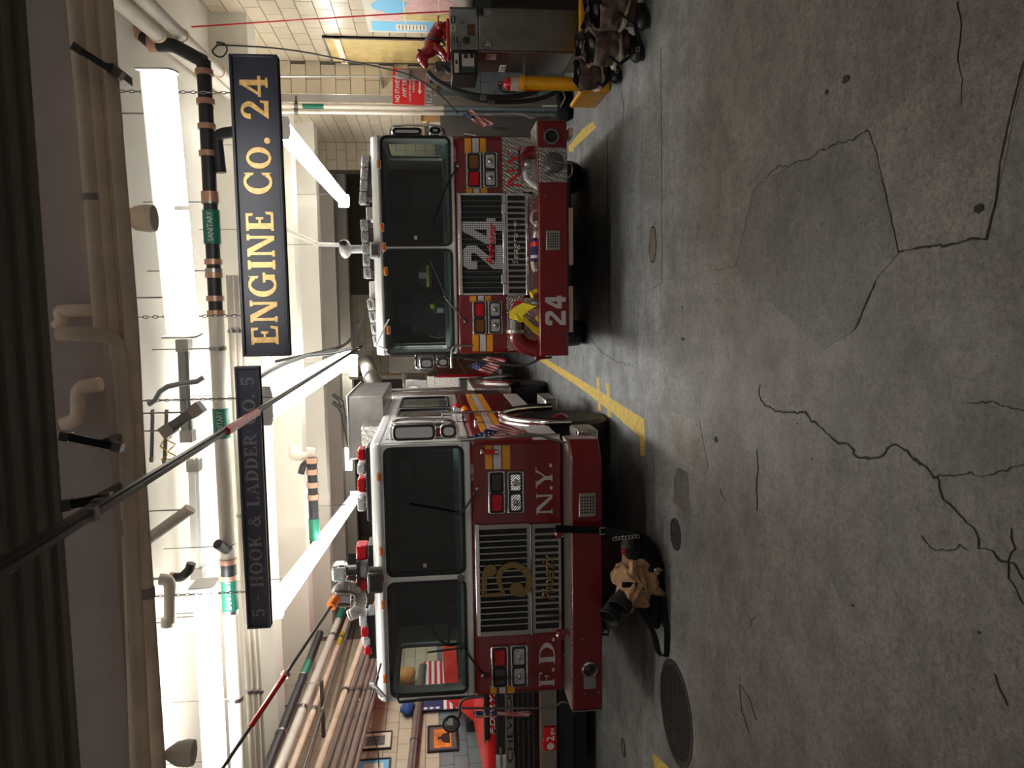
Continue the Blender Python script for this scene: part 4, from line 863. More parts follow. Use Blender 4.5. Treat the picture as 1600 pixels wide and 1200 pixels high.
# roof equipment
def roof_box(name, px0, py0, px1, py1, ly, d, m, bevel=.012, par=None): r = K.rc(px0, py0, px1, py1, ly); return obj(name, MB().box(r[0], r[1], ly, ly+d, r[2], r[3]), m, par or K.t, bevel)
o = roof_box('light_bar', 572, 700, 580, 815, .55, .3, 'black_plastic')
for a, b, m in ((702, 720, 'red_lens'), (724, 742, 'clear_lens'), (748, 770, 'red_lens'), (776, 800, 'clear_lens')): roof_box('lens', 558, a, 571, b, .57, .2, m, .02, o)
o = roof_box('light_bar', 575, 852, 592, 925, .55, .3, 'black_plastic')
for a, b, m in ((853, 876, 'red_lens'), (882, 904, 'clear_lens'), (906, 924, 'red_lens')): roof_box('lens', 556, a, 574, b, .57, .2, m, .02, o)
o = roof_box('light_bar', 574, 962, 588, 1030, .5, .3, 'black_plastic')
for k, (a, b, m) in enumerate(((962, 980, 'clear_lens'), (982, 996, 'red_lens'), (998, 1010, 'clear_lens'), (1012, 1024, 'red_lens'))): roof_box('lens', 561+k*2.6, a, 573+k*2.6, b, .48, .2, m, .015, o)
o = roof_box('flood_lamp', 574, 896, 597, 928, yc-.12, .1, 'gunmetal'); roof_box('lens', 577, 899, 594, 925, yc-.126, .02, 'dark_lens', .004, o); obj('bracket', MB().box(*[K.rc(572, 886, 600, 897, yc-.06)[i] for i in (0, 1)], yc-.06, yc-.04, *[K.rc(576, 886, 598, 897, yc-.06)[i] for i in (2, 3)]), 'steel', o)
x, z = K.l(531, 893, .6); o = P('spotlight', MB().box(x-.085, x+.085, .52, .68, z-.07, z+.07), 'chrome', .03); obj('lens', MB().box(x-.07, x+.07, .508, .53, z-.055, z+.055), 'clear_lens', o, .02); obj('spot_stem', MB().tube([(x, .62, z-.06), (x, .62, z-.18)], .05, 12), 'gunmetal', o); obj('base_plate', MB().box(x-.12, x+.12, .5, .8, z-.2, z-.17), 'black_plastic', o)
x, z = K.l(541, 660, 2.6); P('roof_cabinet', MB().box(x-.42, x+.33, 2.4, 4.2, zt-.02, K.l(545, 670, 2.4)[1]), 'steel', .015); obj('cabinet_lid', MB().box(x-.44, x+.35, 2.38, 4.22, K.l(546, 670, 2.4)[1], K.l(543, 670, 2.4)[1]), 'steel', t, .01)
P('roof_locker', MB().box(.6, 1.18, 2.05, 2.38, zt-.02, zt+.22), 'diamond_plate', .01)
P('antenna', MB().tube([(.5, 1.2, zt), (.5, 1.2, zt+.45)], .004, 5), 'black_plastic')
# tractor rear and trailer
o = P('plate_cabinet', MB().box(.35, 1.22, 4.62, 5.5, 1.35, 2.7), 'diamond_plate', .01); obj('cabinet_door', MB().box(.45, 1.1, 4.60, 4.63, 1.6, 2.4), 'white_paint', o, .008); obj('rail', MB().tube(elbow([(1.25, 4.62, 1.5), (1.25, 4.62, 2.75), (1.25, 5.5, 2.75), (1.25, 5.5, 1.5)], .2), .025, 8), 'steel', o)
P('battery_box', MB().box(.6, 1.2, 4.7, 5.6, .95, 1.38), 'black_plastic', .02)
fd = P('rear_fender', MB().prism(arch_poly(5.7, 7.6, .72, 1.36, [6.65], .6, .54), 'x', .75, 1.24), 'diamond_plate', .03); obj('fender_rim', MB().tube([(1.26, 6.65+.66*math.cos(a*PI/18), .54+.66*math.sin(a*PI/18)) for a in range(19)], .05, 8), 'chrome', fd)
for s in (-1, 1): wheel(t, s*1.06, 6.65, .54, .54, s)
P('rear_frame', MB().box(-.6, .6, 4.5, 8.0, .5, .95), 'black_plastic', .02)
tr = P('trailer_body', MB().box(-1.25, 1.25, 8.0, 13.6, .72, 1.95), 'red_paint', .03)
obj('front_plate', MB().box(-1.2, 1.22, 7.985, 8.0, 1.0, 1.95), 'diamond_plate', tr, .004); obj('tool_case', MB().box(.55, 1.2, 7.62, 7.97, 1.0, 1.5), 'black_plastic', tr, .015); obj('trailer_top', MB().box(-1.25, 1.25, 8.0, 13.6, 1.95, 2.1), 'diamond_plate', tr, .01)
for k in range(5): obj('locker_door', MB().box(1.25, 1.262, 8.15+k*1.08, 9.15+k*1.08, .9, 1.9), 'red_paint', tr, .006); obj('trim', MB().box(1.262, 1.272, 8.3+k*1.08, 9.0+k*1.08, 1.35, 1.38), 'chrome', tr)
obj('running_board', MB().box(1.2, 1.34, 8.0, 13.4, .66, .72), 'steel', tr)
o = obj('hose_reel_frame', MB().box(.5, 1.15, 8.6, 9.6, 2.1, 2.55), 'steel', tr, .03); obj('reel', MB().lathe([(.16, 0), (.16, .05), (.0, .05)], (.85, 8.6, 2.38), (0, -1, 0), 18), 'white_paint', o)
obj('aerial_rail', MB().tube([(.9, 8.1, 2.5), (.9, 13.2, 2.75)], .05, 8).tube([(.3, 8.1, 2.5), (.3, 13.2, 2.75)], .05, 8), 'white_paint', tr)
# corrugated exhaust hose over the roof
pts = ipts(7.35, (545, 962), (560, 955), (566, 935), (556, 918), (538, 916), (528, 922), (527, 936)); c0 = pts[0].copy()
t2 = thing('exhaust_hose', 'grey corrugated exhaust hose looped above the left truck roof', 'hose', pts[-1]); b0 = pts[-1]
fine = elbow([p-b0 for p in pts], .5, 8)
dense = []
for a, b in zip(fine, fine[1:]):
    n = max(2, int((b-a).length/.012)); dense += [a.lerp(b, k/n) for k in range(n)]
obj('corrugated_hose', MB().tube(dense, [.055+(.006 if k % 2 else -.004) for k in range(len(dense))], 12), 'hose_silver', t2)
pts = ipts(7.3, (524, 936), (548, 936)); obj('nozzle', MB().tube([pts[0]-b0, pts[1]-b0], .075, 16), 'chrome', t2); obj('nozzle_collar', MB().tube([pts[0]-b0-Vector((0, 0, .0)), pts[0]-b0+Vector((0, 0, .03))], .09, 16), 'gunmetal', t2)
a, b = W(526, 934, Y=7.2), W(345, 1205, Y=5.9)
pl = thing('pull_pole', 'dark pole with a red middle sloping from the exhaust hose to the upper left', 'pole', a)
obj('shaft', MB().tube([(0, 0, 0), b-a], .016, 8), 'gunmetal', pl); obj('red_sleeve', MB().tube([(b-a)*.5, (b-a)*.78], .024, 8), 'bright_red', pl); obj('orange_grip', MB().tube([(0, 0, 0), (b-a)*.06], .05, 10), 'amber', pl); obj('grip_ring', MB().tube([(b-a)*.48, (b-a)*.5], .04, 10), 'copper', pl)
# ================= engine (right) =================
K = Truck('red fire engine on the right with a large perforated 24 on its grille', .71, 7.9, .45)
t = K.t; yc = .45; HW = 1.22
wl_ = K.rc(604, 391, 708, 552, yc); wr_ = K.rc(597, 214, 702, 383, yc)
zw0 = (wl_[2]+wr_[2])/2; zw1 = (wl_[3]+wr_[3])/2
wl_ = (wl_[0]+.0, wl_[1], zw0, zw1); wr_ = (wr_[0], wr_[1], zw0, zw1)
ex = K.rc(600, 212, 840, 553, yc); sh = (ex[0]+ex[1])/2; HW = (ex[1]-ex[0])/2
K.tx += sh; t.location.x += sh
wl_ = (wl_[0]-sh, wl_[1]-sh, zw0, zw1); wr_ = (wr_[0]-sh, wr_[1]-sh, zw0, zw1)
zs = K.l(712, 385, yc)[1]; zt = K.l(583, 385, yc)[1]; zb = K.l(836, 385, yc)[1]
cab(K, HW, zb, zs, zw0, zw1, zt, 4.4, (wl_, wr_), [(.65, 1.55), (2.2, 2.9), (3.05, 4.1)], [2.15], .66, .54, None, 2.1)
P = lambda name, mb, m, bevel=0, par=None, label=None: obj(name, mb, m, par or K.t, bevel, label)
# crew section a little wider than the cab face
P('crew_body', MB().prism(arch_poly(yc+.5, 4.4, zb, zs+.02, [2.15], .66, .54), 'x', HW-.05, HW+.11), 'red_paint', .015)
P('pump_body', MB().box(-HW-.02, HW+.06, 4.45, 8.2, .7, 2.45), 'red_paint', .03)
P('hose_bed', MB().box(-HW+.1, HW-.1, 4.6, 8.1, 2.45, 2.62), 'black_plastic', .03)
for p in ((592, 257), (597, 355), (600, 386), (602.5, 424), (607, 516)): marker(K, p, yc-.012, .085, .032)
stripes(K, [(726, 736, Y_), (738, 748, W_), (750, 759, Y_)], 216, 239, yc); stripes(K, [(728, 738, Y_), (740, 749, W_), (751, 761, Y_)], 294, 303, yc)
stripes(K, [(734, 744, Y_), (747, 756, W_), (758, 767, Y_)], 462, 471, yc); stripes(K, [(738, 748, Y_), (750, 759, W_), (761, 770, Y_)], 523, 549, yc)
lamp_pair(K, K.rc(728, 239, 752, 295, yc), yc, ('red_lens', 'amber_dark')); lamp_pair(K, K.rc(754, 238, 777, 294, yc), yc, ('clear_lens', 'clear_lens'))
lamp_pair(K, K.rc(738, 470, 760, 523, yc), yc, ('amber_dark', 'red_lens')); lamp_pair(K, K.rc(762, 470, 785, 522, yc), yc, ('clear_lens', 'clear_lens'))
r = K.rc(785, 213, 831, 303, yc); P('tread_panel', MB().box(r[0], r[1]-.01, yc-.006, yc+.01, r[2], r[3]), 'diamond_plate')
r = K.rc(792, 462, 836, 549, yc); P('tread_panel', MB().box(r[0]+.01, r[1], yc-.006, yc+.01, r[2], r[3]), 'diamond_plate')
r = K.rc(818, 300, 834, 465, yc); P('tread_panel', MB().box(r[0], r[1], yc-.006, yc+.01, r[2], r[3]), 'diamond_plate')
for s_, xr, yr in (('N', (793, 815), (263, 293)), ('Y', (792, 815), (237, 258)), ('.', (811, 815), (229, 233)), ('D', (799, 822), (470, 492)), ('.', (816, 820), (463, 468))):
    r = K.rc(xr[0], yr[0], xr[1], yr[1], yc); serif(s_, r[0], r[1], r[2], r[3], yc-.007, 'bright_red', t, .004)
g = slot_grille(K, K.rc(717, 303, 786, 461, yc), yc-.02, 18, barw=.13, fr=.02, bar='gunmetal'); g2 = slot_grille(K, K.rc(791, 303, 822, 462, yc), yc-.02, 17, barw=.34, fr=.025, bar='steel')
for a, b, wd_ in ((715, 722, .05), (784, 791, .05), (820, 826, .05)):
    r = K.rc(a, 302, b, 462, yc); P('grille_trim', MB().box(r[0], r[1], yc-.065, yc-.015, r[2], r[3]), 'chrome', .012)
for y in (327, 436): r = K.rc(782, y-8, 791, y+8, yc); P('grille_latch', MB().prism(rrect(r[0], r[1], r[2], r[3], .02), 'y', yc-.085, yc-.06), 'chrome', .008)
r = K.rc(722.5, 342, 786, 382, yc); o4 = P('number_four', digit4(r[0], r[1], r[2], r[3], yc-.05, .014), 'perforated', label='large perforated metal figure 4'); o4.data.materials[0] = MT['perforated']
r = K.rc(723.5, 384, 787, 421, yc); o2 = P('number_two', digit2(r[0], r[1], r[2], r[3], yc-.05, .014), 'perforated', label='large perforated metal figure 2')
r = K.rc(760, 349, 772, 414, yc); text('Redrover', r[0], r[1], r[2], r[3], yc-.066, 'bright_red', t, 'script_lettering', .006, shear=.4, bold=.02, rot=-.06)
r = K.rc(799, 345, 812, 416, yc); text('Seagrave', r[0], r[1], r[2], r[3], yc-.046, 'steel', t, 'script_lettering', .006, shear=.45, bold=.01)
r = K.rc(707, 231, 712, 253, yc); text('SP23009', r[0], r[1], r[2], r[3], yc, 'silver_letter', t, 'number_lettering', .003)
wiper(K, (716, 259), (700, 285), yc); wiper_blade(K, (700, 285), (676, 345), yc-.01); wiper(K, (727, 502), (700, 470), yc); wiper_blade(K, (700, 470), (672, 405), yc-.01)
# bumper
rb = K.rc(842, 187, 887, 556, 0); bx0, bx1, bz0, bz1 = rb
bump = P('bumper', MB().prism([(bx0, .0), (bx1-.02, .0), (bx1, .03), (bx1, .46), (bx0, .46)], 'z', bz0, bz1), 'red_paint', .012)
obj('tread_plate', MB().box(bx1-.75, bx1-.01, .01, .45, bz1-.002, bz1+.01), 'diamond_plate', bump)
r = K.rc(842, 231, 886, 285, 0); P('intake_panel', MB().box(r[0], r[1], -.02, .0, r[2], r[3]), 'diamond_plate', .004)
x, z = K.l(864, 256, 0); o = P('intake_cap', MB().lathe([(.10, 0), (.10, .06), (.085, .085), (.03, .09), (.03, .105), (0, .105)], (x, -.02, z), (0, -1, 0), 24), 'gunmetal')
for a in (.6, 2.6, 4.4): obj('cap_lug', MB().tube([(x+.08*math.cos(a), -.07, z+.08*math.sin(a)), (x+.145*math.cos(a), -.07, z+.145*math.sin(a))], .014, 6), 'gunmetal', o)
q = [K.l(*p, 0) for p in ((864, 256), (872, 258), (888, 258), (893, 266), (891, 276), (884, 280), (880, 280))]; obj('cap_chain', MB().tube(elbow([(a[0], -.14 if i < 3 else -.06, a[1]) for i, a in enumerate(q)], .5), .006, 6), 'steel', o)
x, z = K.l(861, 214, 0); o = P('siren_horn', MB().ring(circ(x, z, .078, 28), circ(x, z, .062, 28), 'y', -.03, .004), 'chrome'); obj('horn_throat', MB().lathe([(.063, .0), (.03, .004), (0, .004)], (x, 0, z), (0, -1, 0), 20), 'interior', o)
bolts(K, [(850, 204), (869, 204), (850, 228), (869, 227), (851, 306), (872, 305), (855, 448), (876, 447), (857, 520), (878, 520)], 0)
speaker_grille(K, K.rc(853, 360, 875, 391, 0), 0, 6, 5)
for dg_, yr in (('4', (462, 482)), ('2', (486, 508))):
    r = K.rc(852, yr[0], 884, yr[1], 0); P('number_plate_digit', (digit4 if dg_ == '4' else digit2)(r[0], r[1], r[2], r[3], -.001, .004), 'silver_letter')
for a, b in ((325, 414), (447, 519), (200, 214)): r = K.rc(888, a, 895, b, .1); P('frame_rail', MB().box(r[0], r[1], .08, .3, r[2], r[3]), 'pipe_dirty', .006)
# red intake elbow and yellow hose on the left, valve on the right
e = [K.l(*p, .25) for p in ((850, 546), (838, 546), (815, 540), (806, 527), (806, 518))]
o = P('intake_elbow', MB().tube(elbow([(a[0], .2, a[1]) for a in e], .5, 6), .085, 18), 'red_paint', label='red pipe elbow with a grey coupling')
c_ = [K.l(806, y, .25) for y in (520, 515, 500)]; obj('coupling_flange', MB().tube([(c_[0][0], .2, c_[0][1]), (c_[1][0], .2, c_[1][1])], .115, 24), 'steel', o); obj('coupling', MB().tube([(c_[1][0], .2, c_[1][1]), (c_[2][0], .2, c_[2][1])], .085, 20), 'gunmetal', o); obj('elbow_foot', MB().tube([(e[1][0], .2, e[1][1]+.02), (e[1][0], .2, e[1][1]-.08)], .105, 20), 'red_paint', o)
hp = [K.l(*p, .2) for p in ((806, 500), (805, 490), (812, 484), (822, 478), (826, 476))]; hq = [K.l(*p, .2) for p in ((806, 496), (815, 496), (828, 510), (838, 518), (848, 518))]
hs = [K.l(*p, .2) for p in ((844, 470), (834, 473), (838, 480), (846, 486), (838, 500), (846, 508))]
ho = obj('fire_hose', MB().ribbon([(K.tx+a[0], K.ty+.12-.01*i, a[1]) for i, a in enumerate(hp)], .15, (.25, .25, .9), .012), 'hose_yellow'); tag(ho, 'flat yellow fire hose folded on the right truck bumper', 'hose')
obj('hose_fold', MB().ribbon([(K.tx+a[0], K.ty+.10, a[1]) for a in hq], .10, (.9, .1, .3), .010), 'hose_yellow', ho); obj('hose_fold', MB().ribbon([(K.tx+a[0], K.ty+.16, a[1]) for a in hs], .09, (.3, .9, .2), .010), 'hose_yellow', ho)
hs = [K.l(*p, .2) for p in ((842, 470), (832, 464), (830, 458), (842, 452))]; obj('hose_fold', MB().ribbon([(K.tx+a[0], K.ty+.2, a[1]) for a in hs], .08, (.2, .9, .2), .010), 'hose_yellow', ho)
v0 = [K.l(*p, .25) for p in ((840, 240), (826, 240), (819, 246), (820, 262))]
o = P('valve', MB().tube(elbow([(a[0], .2, a[1]) for a in v0], .4), .07, 14), 'red_paint', label='red hydrant valve'); a = K.l(826, 255, .1); obj('valve_cap', MB().lathe([(.05, 0), (.045, .03), (.015, .045), (0, .045)], (a[0], .13, a[1]), (0, -1, 0), 16), 'steel', o)
b_ = [K.l(*p, .1) for p in ((810, 236), (811, 250), (811, 262), (811, 274))]; obj('valve_handle', MB().tube([(b_[0][0], .05, b_[0][1]), (b_[3][0], .05, b_[3][1])], .013, 8), 'black_plastic', o)
q = [K.l(*p, .1) for p in ((820, 268), (822, 280), (832, 288), (842, 296), (848, 312), (846, 330))]; P('hose_lever', MB().tube([(a[0], .06, a[1]) for a in q], [.026, .032, .036, .028, .02, .018], 10), 'silver_letter')
# loose gear in the bumper tray
def tray(name, label, cat, mb, m, loc): o = obj(name, mb, m); o.location = loc; return tag(o, label, cat)
a = K.l(836, 340, .2); tray('web_strap', 'white webbing strap coil on the right truck bumper', 'strap', MB().ring(circ(0, 0, .075, 20, .05), circ(0, 0, .06, 20, .035), 'y', -.05, .05), 'silver_letter', (K.tx+a[0], K.ty+.2, a[1]))
a = K.l(838, 358, .2); tray('hose_nozzle', 'grey metal nozzle lying between the strap and the blue-red item', 'nozzle', MB().lathe([(.03, -.09), (.045, -.06), (.045, .0), (.03, .02), (.035, .08), (.02, .09)], (0, 0, 0), (1, 0, 0), 14), 'steel', (K.tx+a[0], K.ty+.2, a[1]))
a = K.l(838, 390, .2); o = tray('rope_bag', 'blue, white and red roll on the right truck bumper', 'bag', MB().lathe([(.03, -.12), (.06, -.10), (.06, .10), (.03, .12)], (0, 0, 0), (1, 0, 0), 16), 'flag_blue', (K.tx+a[0], K.ty+.2, a[1]))
obj('red_band', MB().tube([(.03, 0, 0), (.08, 0, 0)], .063, 16), 'bright_red', o); obj('white_band', MB().tube([(-.09, 0, 0), (-.06, 0, 0)], .063, 16), 'stripe_white', o)
a = K.l(842, 416, .2); o = tray('cord_bundle', 'bundle of pale cord next to the yellow hose', 'cord', MB().tube([(.05*math.cos(k), .05*math.sin(k*1.1), .004*k-.05) for k in range(26)], .013, 6), 'paper', (K.tx+a[0], K.ty+.2, a[1]+.02))
a = K.l(838, 474, .2); o = tray('hose_coupling', 'grey hose coupling standing beside the yellow hose', 'coupling', MB().lathe([(.055, -.05), (.055, .0), (.062, .005), (.062, .03), (.05, .06), (.04, .06), (.04, .03)], n=18), 'steel', (K.tx+a[0], K.ty+.15, a[1]))
# mirrors and poles
mirror_right(K, [(608, 212), (609, 197), (640, 195), (690, 197), (698, 212)], yc+.25, [((612, 200, 660, 214), 1), ((670, 199, 690, 212), 1)])
q = [K.l(*p, .2) for p in ((858, 183), (828, 184), (815, 178), (800, 177), (735, 179))]; P('flag_pole', MB().tube([(a[0], .2, a[1]) for a in q], .011, 8), 'chrome')
q = [K.l(*p, .3) for p in ((740, 540), (712, 540), (706, 545), (705, 560), (706, 575))]; P('mirror_arm', MB().tube(elbow([(a[0], .3, a[1]) for a in q], .4), .013, 8), 'steel')
mirror_right(K, [(650, 556), (650, 575), (662, 579), (675, 578), (680, 556)], yc+.3, [((655, 558, 678, 577), 1), ((682, 557, 702, 574), 1)])
q = [K.l(*p, .2) for p in ((862, 558), (845, 560), (825, 570), (800, 571), (725, 560))]; P('flag_pole', MB().tube([(a[0], .2, a[1]) for a in q], .012, 8), 'gunmetal')
P('corner_rail', MB().tube([(HW+.01, yc+.02, K.l(744, 216, yc)[1]), (HW+.03, yc+.02, K.l(725, 216, yc)[1])], .02, 8), 'chrome')
# roof light bars: clear moulded modules
def led_bar(pts, n, ly, hh=11):
    a, b = pts; o = None
    for k in range(n):
        f0, f1 = k/n, (k+.94)/n; p = K.l(a[0]+(b[0]-a[0])*f0, a[1]+(b[1]-a[1])*f0, ly); q = K.l(a[0]+(b[0]-a[0])*f1, a[1]+(b[1]-a[1])*f1, ly); h = hh*8.3/1200
        mb = MB().add([(u[0], y, u[1]+z) for u in (p, q) for y in (ly, ly+.16) for z in (-h/2, h/2)], [(0, 1, 3, 2), (4, 6, 7, 5), (0, 4, 5, 1), (2, 3, 7, 6), (0, 2, 6, 4), (1, 5, 7, 3)])
        if o is None: o = P('light_bar', MB().tube([(p[0], ly+.1, p[1]-h*.55), (K.l(*b, ly)[0], ly+.1, K.l(*b, ly)[1]-h*.55)], .03, 8), 'gunmetal')
        obj('lens', mb, 'clear_lens', o, .012); 
        rf = obj('reflector', MB().add([(u[0], y, u[1]+z) for u in (Vector((*p, 0)).lerp(Vector((*q, 0)), .2).to_2d(), Vector((*p, 0)).lerp(Vector((*q, 0)), .8).to_2d()) for y in (ly-.006, ly+.01) for z in (-h*.25, h*.25)], [(0, 1, 3, 2), (4, 6, 7, 5), (0, 4, 5, 1), (2, 3, 7, 6), (0, 2, 6, 4), (1, 5, 7, 3)]), 'chrome', o, .004)
    mb = MB()
    for s_ in (.1, .9): u = K.l(a[0]+(b[0]-a[0])*s_, a[1]+(b[1]-a[1])*s_, ly); mb.box(u[0]-.02, u[0]+.02, ly+.05, ly+.11, zt-.01, u[1]-.02)
    obj('bar_foot', mb, 'steel', o)
led_bar(((566, 318), (571, 241)), 4, .6); led_bar(((574, 435), (568, 318+24)), 5, .55); led_bar(((590, 542), (578, 466)), 4, .6)
x, z = K.l(541, 390, .7); o = P('siren_head', MB().ell((x, .62, z), (.10, .12, .065), 20, 12), 'white_paint', label='white domed device on the roof'); obj('lens', MB().ell((x+.05, .53, z+.012), (.04, .04, .045), 14, 8), 'black_plastic', o); obj('neck', MB().tube([(x, .66, z-.04), (x, .66, zt)], .045, 12), 'white_paint', o)
r = K.rc(578, 378, 594, 404, .45); o = P('camera_box', MB().box(r[0], r[1], .42, .6, zt-.06, r[3]), 'white_paint', .012); obj('camera_front', MB().box(r[0]+.03, r[1]-.03, .412, .425, r[2]+.02, r[3]-.02), 'gunmetal', o)
r = K.rc(573, 325, 586, 345, .8); P('roof_vent', MB().box(r[0], r[1], .7, 1.0, zt-.02, r[3]), 'white_paint', .015)
r = K.rc(578, 440, 590, 470, .8); P('roof_vent', MB().box(r[0], r[1], .7, 1.2, zt-.02, r[3]), 'white_paint', .015)
for y in (450, 488, 525): 
    x, z = K.l(570, y, 2.5); P('roof_cargo', MB().ell((x, 2.5+y*.002, zt+.06), (.22, .5, .16), 14, 8, lambda p: p+Vector((0, 0, .05*noise.noise(p*7)))), 'black_rubber')
q = [K.l(*p, .2) for p in ((607, 499), (598, 515), (586, 540), (604, 548))]; P('blade_arm', MB().tube([(a[0], yc-.1, a[1]) for a in q], .010, 6), 'white_paint')
# things seen through the windscreen
x, z = K.l(690, 485, .75); dv = tray('radio_handset', 'pale green handheld device standing on the right truck dashboard', 'device', MB().box(-.035, .035, -.02, .02, -.09, .09), 'dash', (K.tx+x, K.ty+.80, z)); dv.modifiers.new('b', 'BEVEL').width = .01; obj('screen', MB().box(-.025, .025, -.024, -.018, -.02, .05), 'silver_letter', dv); obj('lime_tip', MB().ell((.05, 0, .10), (.03, .03, .03), 10, 6), 'safety_lime', dv)
x, z = K.l(667, 431, 1.0); hm = tray('helmet', 'dark firefighter helmet with a pale front badge inside the right truck', 'helmet', MB().lathe([(.17, -.05), (.16, -.04), (.125, -.03), (.12, .03), (.09, .085), (.04, .11), (0, .115)], n=20), 'cloth_brown', (K.tx+x, K.ty+1.05, z)); obj('badge', MB().box(-.035, .035, -.14, -.125, -.0, .09), 'stripe_white', hm, .01); obj('reflective_band', MB().lathe([(.124, -.025), (.127, -.01), (.124, .005)], n=20), 'safety_lime', hm)
# flags on the corner poles
flag('small US flag hanging at the right front corner of the left truck', [(735, 684), (782, 659), (820, 676), (797, 682)], 6.88)
flag('small dim US flag hanging at the left front corner of the left truck', [(738, 1112), (742, 1121), (826, 1118), (830, 1112)], 6.76, .015)
flag('small US flag hanging at the right front corner of the right truck', [(722, 178), (738, 170), (772, 194), (752, 199)], 8.1, .02)
flag('small US flag hanging at the left front corner of the right truck', [(730, 573), (764, 556), (792, 562), (766, 586)], 8.1, .02)
# ---------------------------------------------------------------- right side of the bay
def remesh(o, v=.008, smooth=4):
    m = o.modifiers.new('remesh', 'REMESH'); m.mode = 'VOXEL'; m.voxel_size = v; m.use_smooth_shade = True
    s = o.modifiers.new('smooth', 'SMOOTH'); s.iterations = smooth; s.factor = .5
    return o
def nz3(k, a): return lambda p: p+Vector((noise.noise(p*k), noise.noise(p*k+Vector((7, 3, 1))), noise.noise(p*k+Vector((2, 9, 5)))))*a
# steel cabinet
CY = 8.8; p0 = W(905, 82, Y=CY); p1 = W(702, 10, Y=CY); cx0, cx1, cz0, cz1 = p0.x, p1.x, p0.z, W(703, 45, Y=CY).z
cw = cx1-cx0; ch = cz1-.10
t = thing('steel_cabinet', 'tall scuffed stainless steel cabinet with stickers against the right wall', 'cabinet', (cx0, CY, 0))
obj('body', MB().box(0, cw, 0, .75, .10, cz1), 'gunmetal', t, .008)
zp = W(747, 45, Y=CY).z
o = obj('upper_panel', MB().box(.0, cw-.03, -.012, .0, zp, cz1-.004), 'steel', t, .004); 
d_ = obj('door', MB().box(.008, cw-.01, -.014, .0, cz0, zp-.012), 'steel', t, .004); obj('latch', MB().box(cw-.09, cw-.02, -.05, -.012, zp-.06, zp+.02), 'black_plastic', d_, .006)
obj('side_panel', MB().box(-.012, .0, .01, .74, .34, cz1-.3), 'steel', t, .004)
for x in (.06, cw-.06):
    for y in (.08, .66): obj('foot', MB().box(x-.04, x+.04, y-.04, y+.04, 0, .10), 'black_plastic', t)
def sticker(par, px, r, m1, m2, shape='ring'):
    q = W(px[0], px[1], Y=CY-.015); x, z = q.x-cx0, q.z
    o = obj('sticker', MB().prism(circ(x, z, r, 20), 'y', -.0165, -.0145) if shape == 'ring' else MB().box(x-r, x+r, -.0165, -.0145, z-r*.7, z+r*.7), m1, par)
    obj('sticker_print', MB().ring(circ(x, z, r*.82, 16), circ(x, z, r*.62, 16), 'y', -.0175, -.016) if shape == 'ring' else MB().box(x-r*.8, x+r*.8, -.0175, -.016, z-r*.2, z+r*.2), m2, o)
    if shape == 'ring': obj('sticker_print', MB().prism([(x-r*.3, z-r*.4), (x+r*.25, z-r*.5), (x+r*.4, z+r*.1), (x+r*.1, z+r*.5), (x-r*.35, z+r*.3)], 'y', -.0175, -.016), m2, o)
for px, r, a, b, s in (((762, 70), .055, 'black_plastic', 'silver_letter', 'ring'), ((762, 20), .045, 'gunmetal', 'silver_letter', 'ring'), ((729, 63), .045, 'gunmetal', 'black_plastic', 'ring'), ((722, 35), .022, 'black_plastic', 'steel', 'ring'), ((708, 44), .035, 'paper', 'mat_grey', 'box'), ((708, 30), .035, 'black_plastic', 'silver_letter', 'box'), ((712, 62), .03, 'black_plastic', 'silver_letter', 'box'), ((717, 68), .025, 'black_plastic', 'silver_letter', 'box'), ((711, 70), .022, 'silver_letter', 'black_plastic', 'box'), ((736, 47), .06, 'cloth_brown', 'amber_dark', 'box')): sticker(t, px, r, a, b, s)
q = W(785, 107, X=cx0-.014); o = obj('white_label', MB().box(-.016, -.012, q.y-CY-.12, q.y-CY+.12, q.z-.035, q.z+.035), 'paper', t)
for k in (-.02, 0, .02): obj('label_print', MB().box(-.0175, -.0155, q.y-CY-.09, q.y-CY+.09, q.z+k-.005, q.z+k+.005), 'black_plastic', o)
q = W(767, 90, X=cx0-.014); obj('red_label', MB().box(-.016, -.012, q.y-CY-.10, q.y-CY+.08, q.z-.06, q.z+.06), 'map_pink', t)
# control box beside the cabinet top
a = W(747, 117, Y=8.72); b = W(706, 80, Y=8.72); w = b.x-a.x; h = b.z-a.z
t = thing('control_box', 'black control box with a white label on the upper corner of the steel cabinet', 'box', (a.x, 8.72, a.z))
obj('case', MB().box(0, w, .0, .5, 0, h), 'black_plastic', t, .006)
o = obj('label_strip', MB().box(.02, w-.02, -.004, .0, h*.74, h*.92), 'paper', t); obj('label_print', MB().box(w*.45, w*.62, -.0055, -.003, h*.79, h*.87), 'black_plastic', o)
o = obj('switch_panel', MB().box(w*.36, w-.03, -.005, .0, h*.14, h*.62), 'stripe_white', t)
for x, z in ((.78, .46), (.80, .24)): obj('button', MB().box(w*x-.02, w*x+.02, -.016, -.004, h*z-.02, h*z+.02), 'black_plastic', o, .003)
obj('recess', MB().box(.025, w*.34, -.003, .0, h*.12, h*.64), 'dash', t)
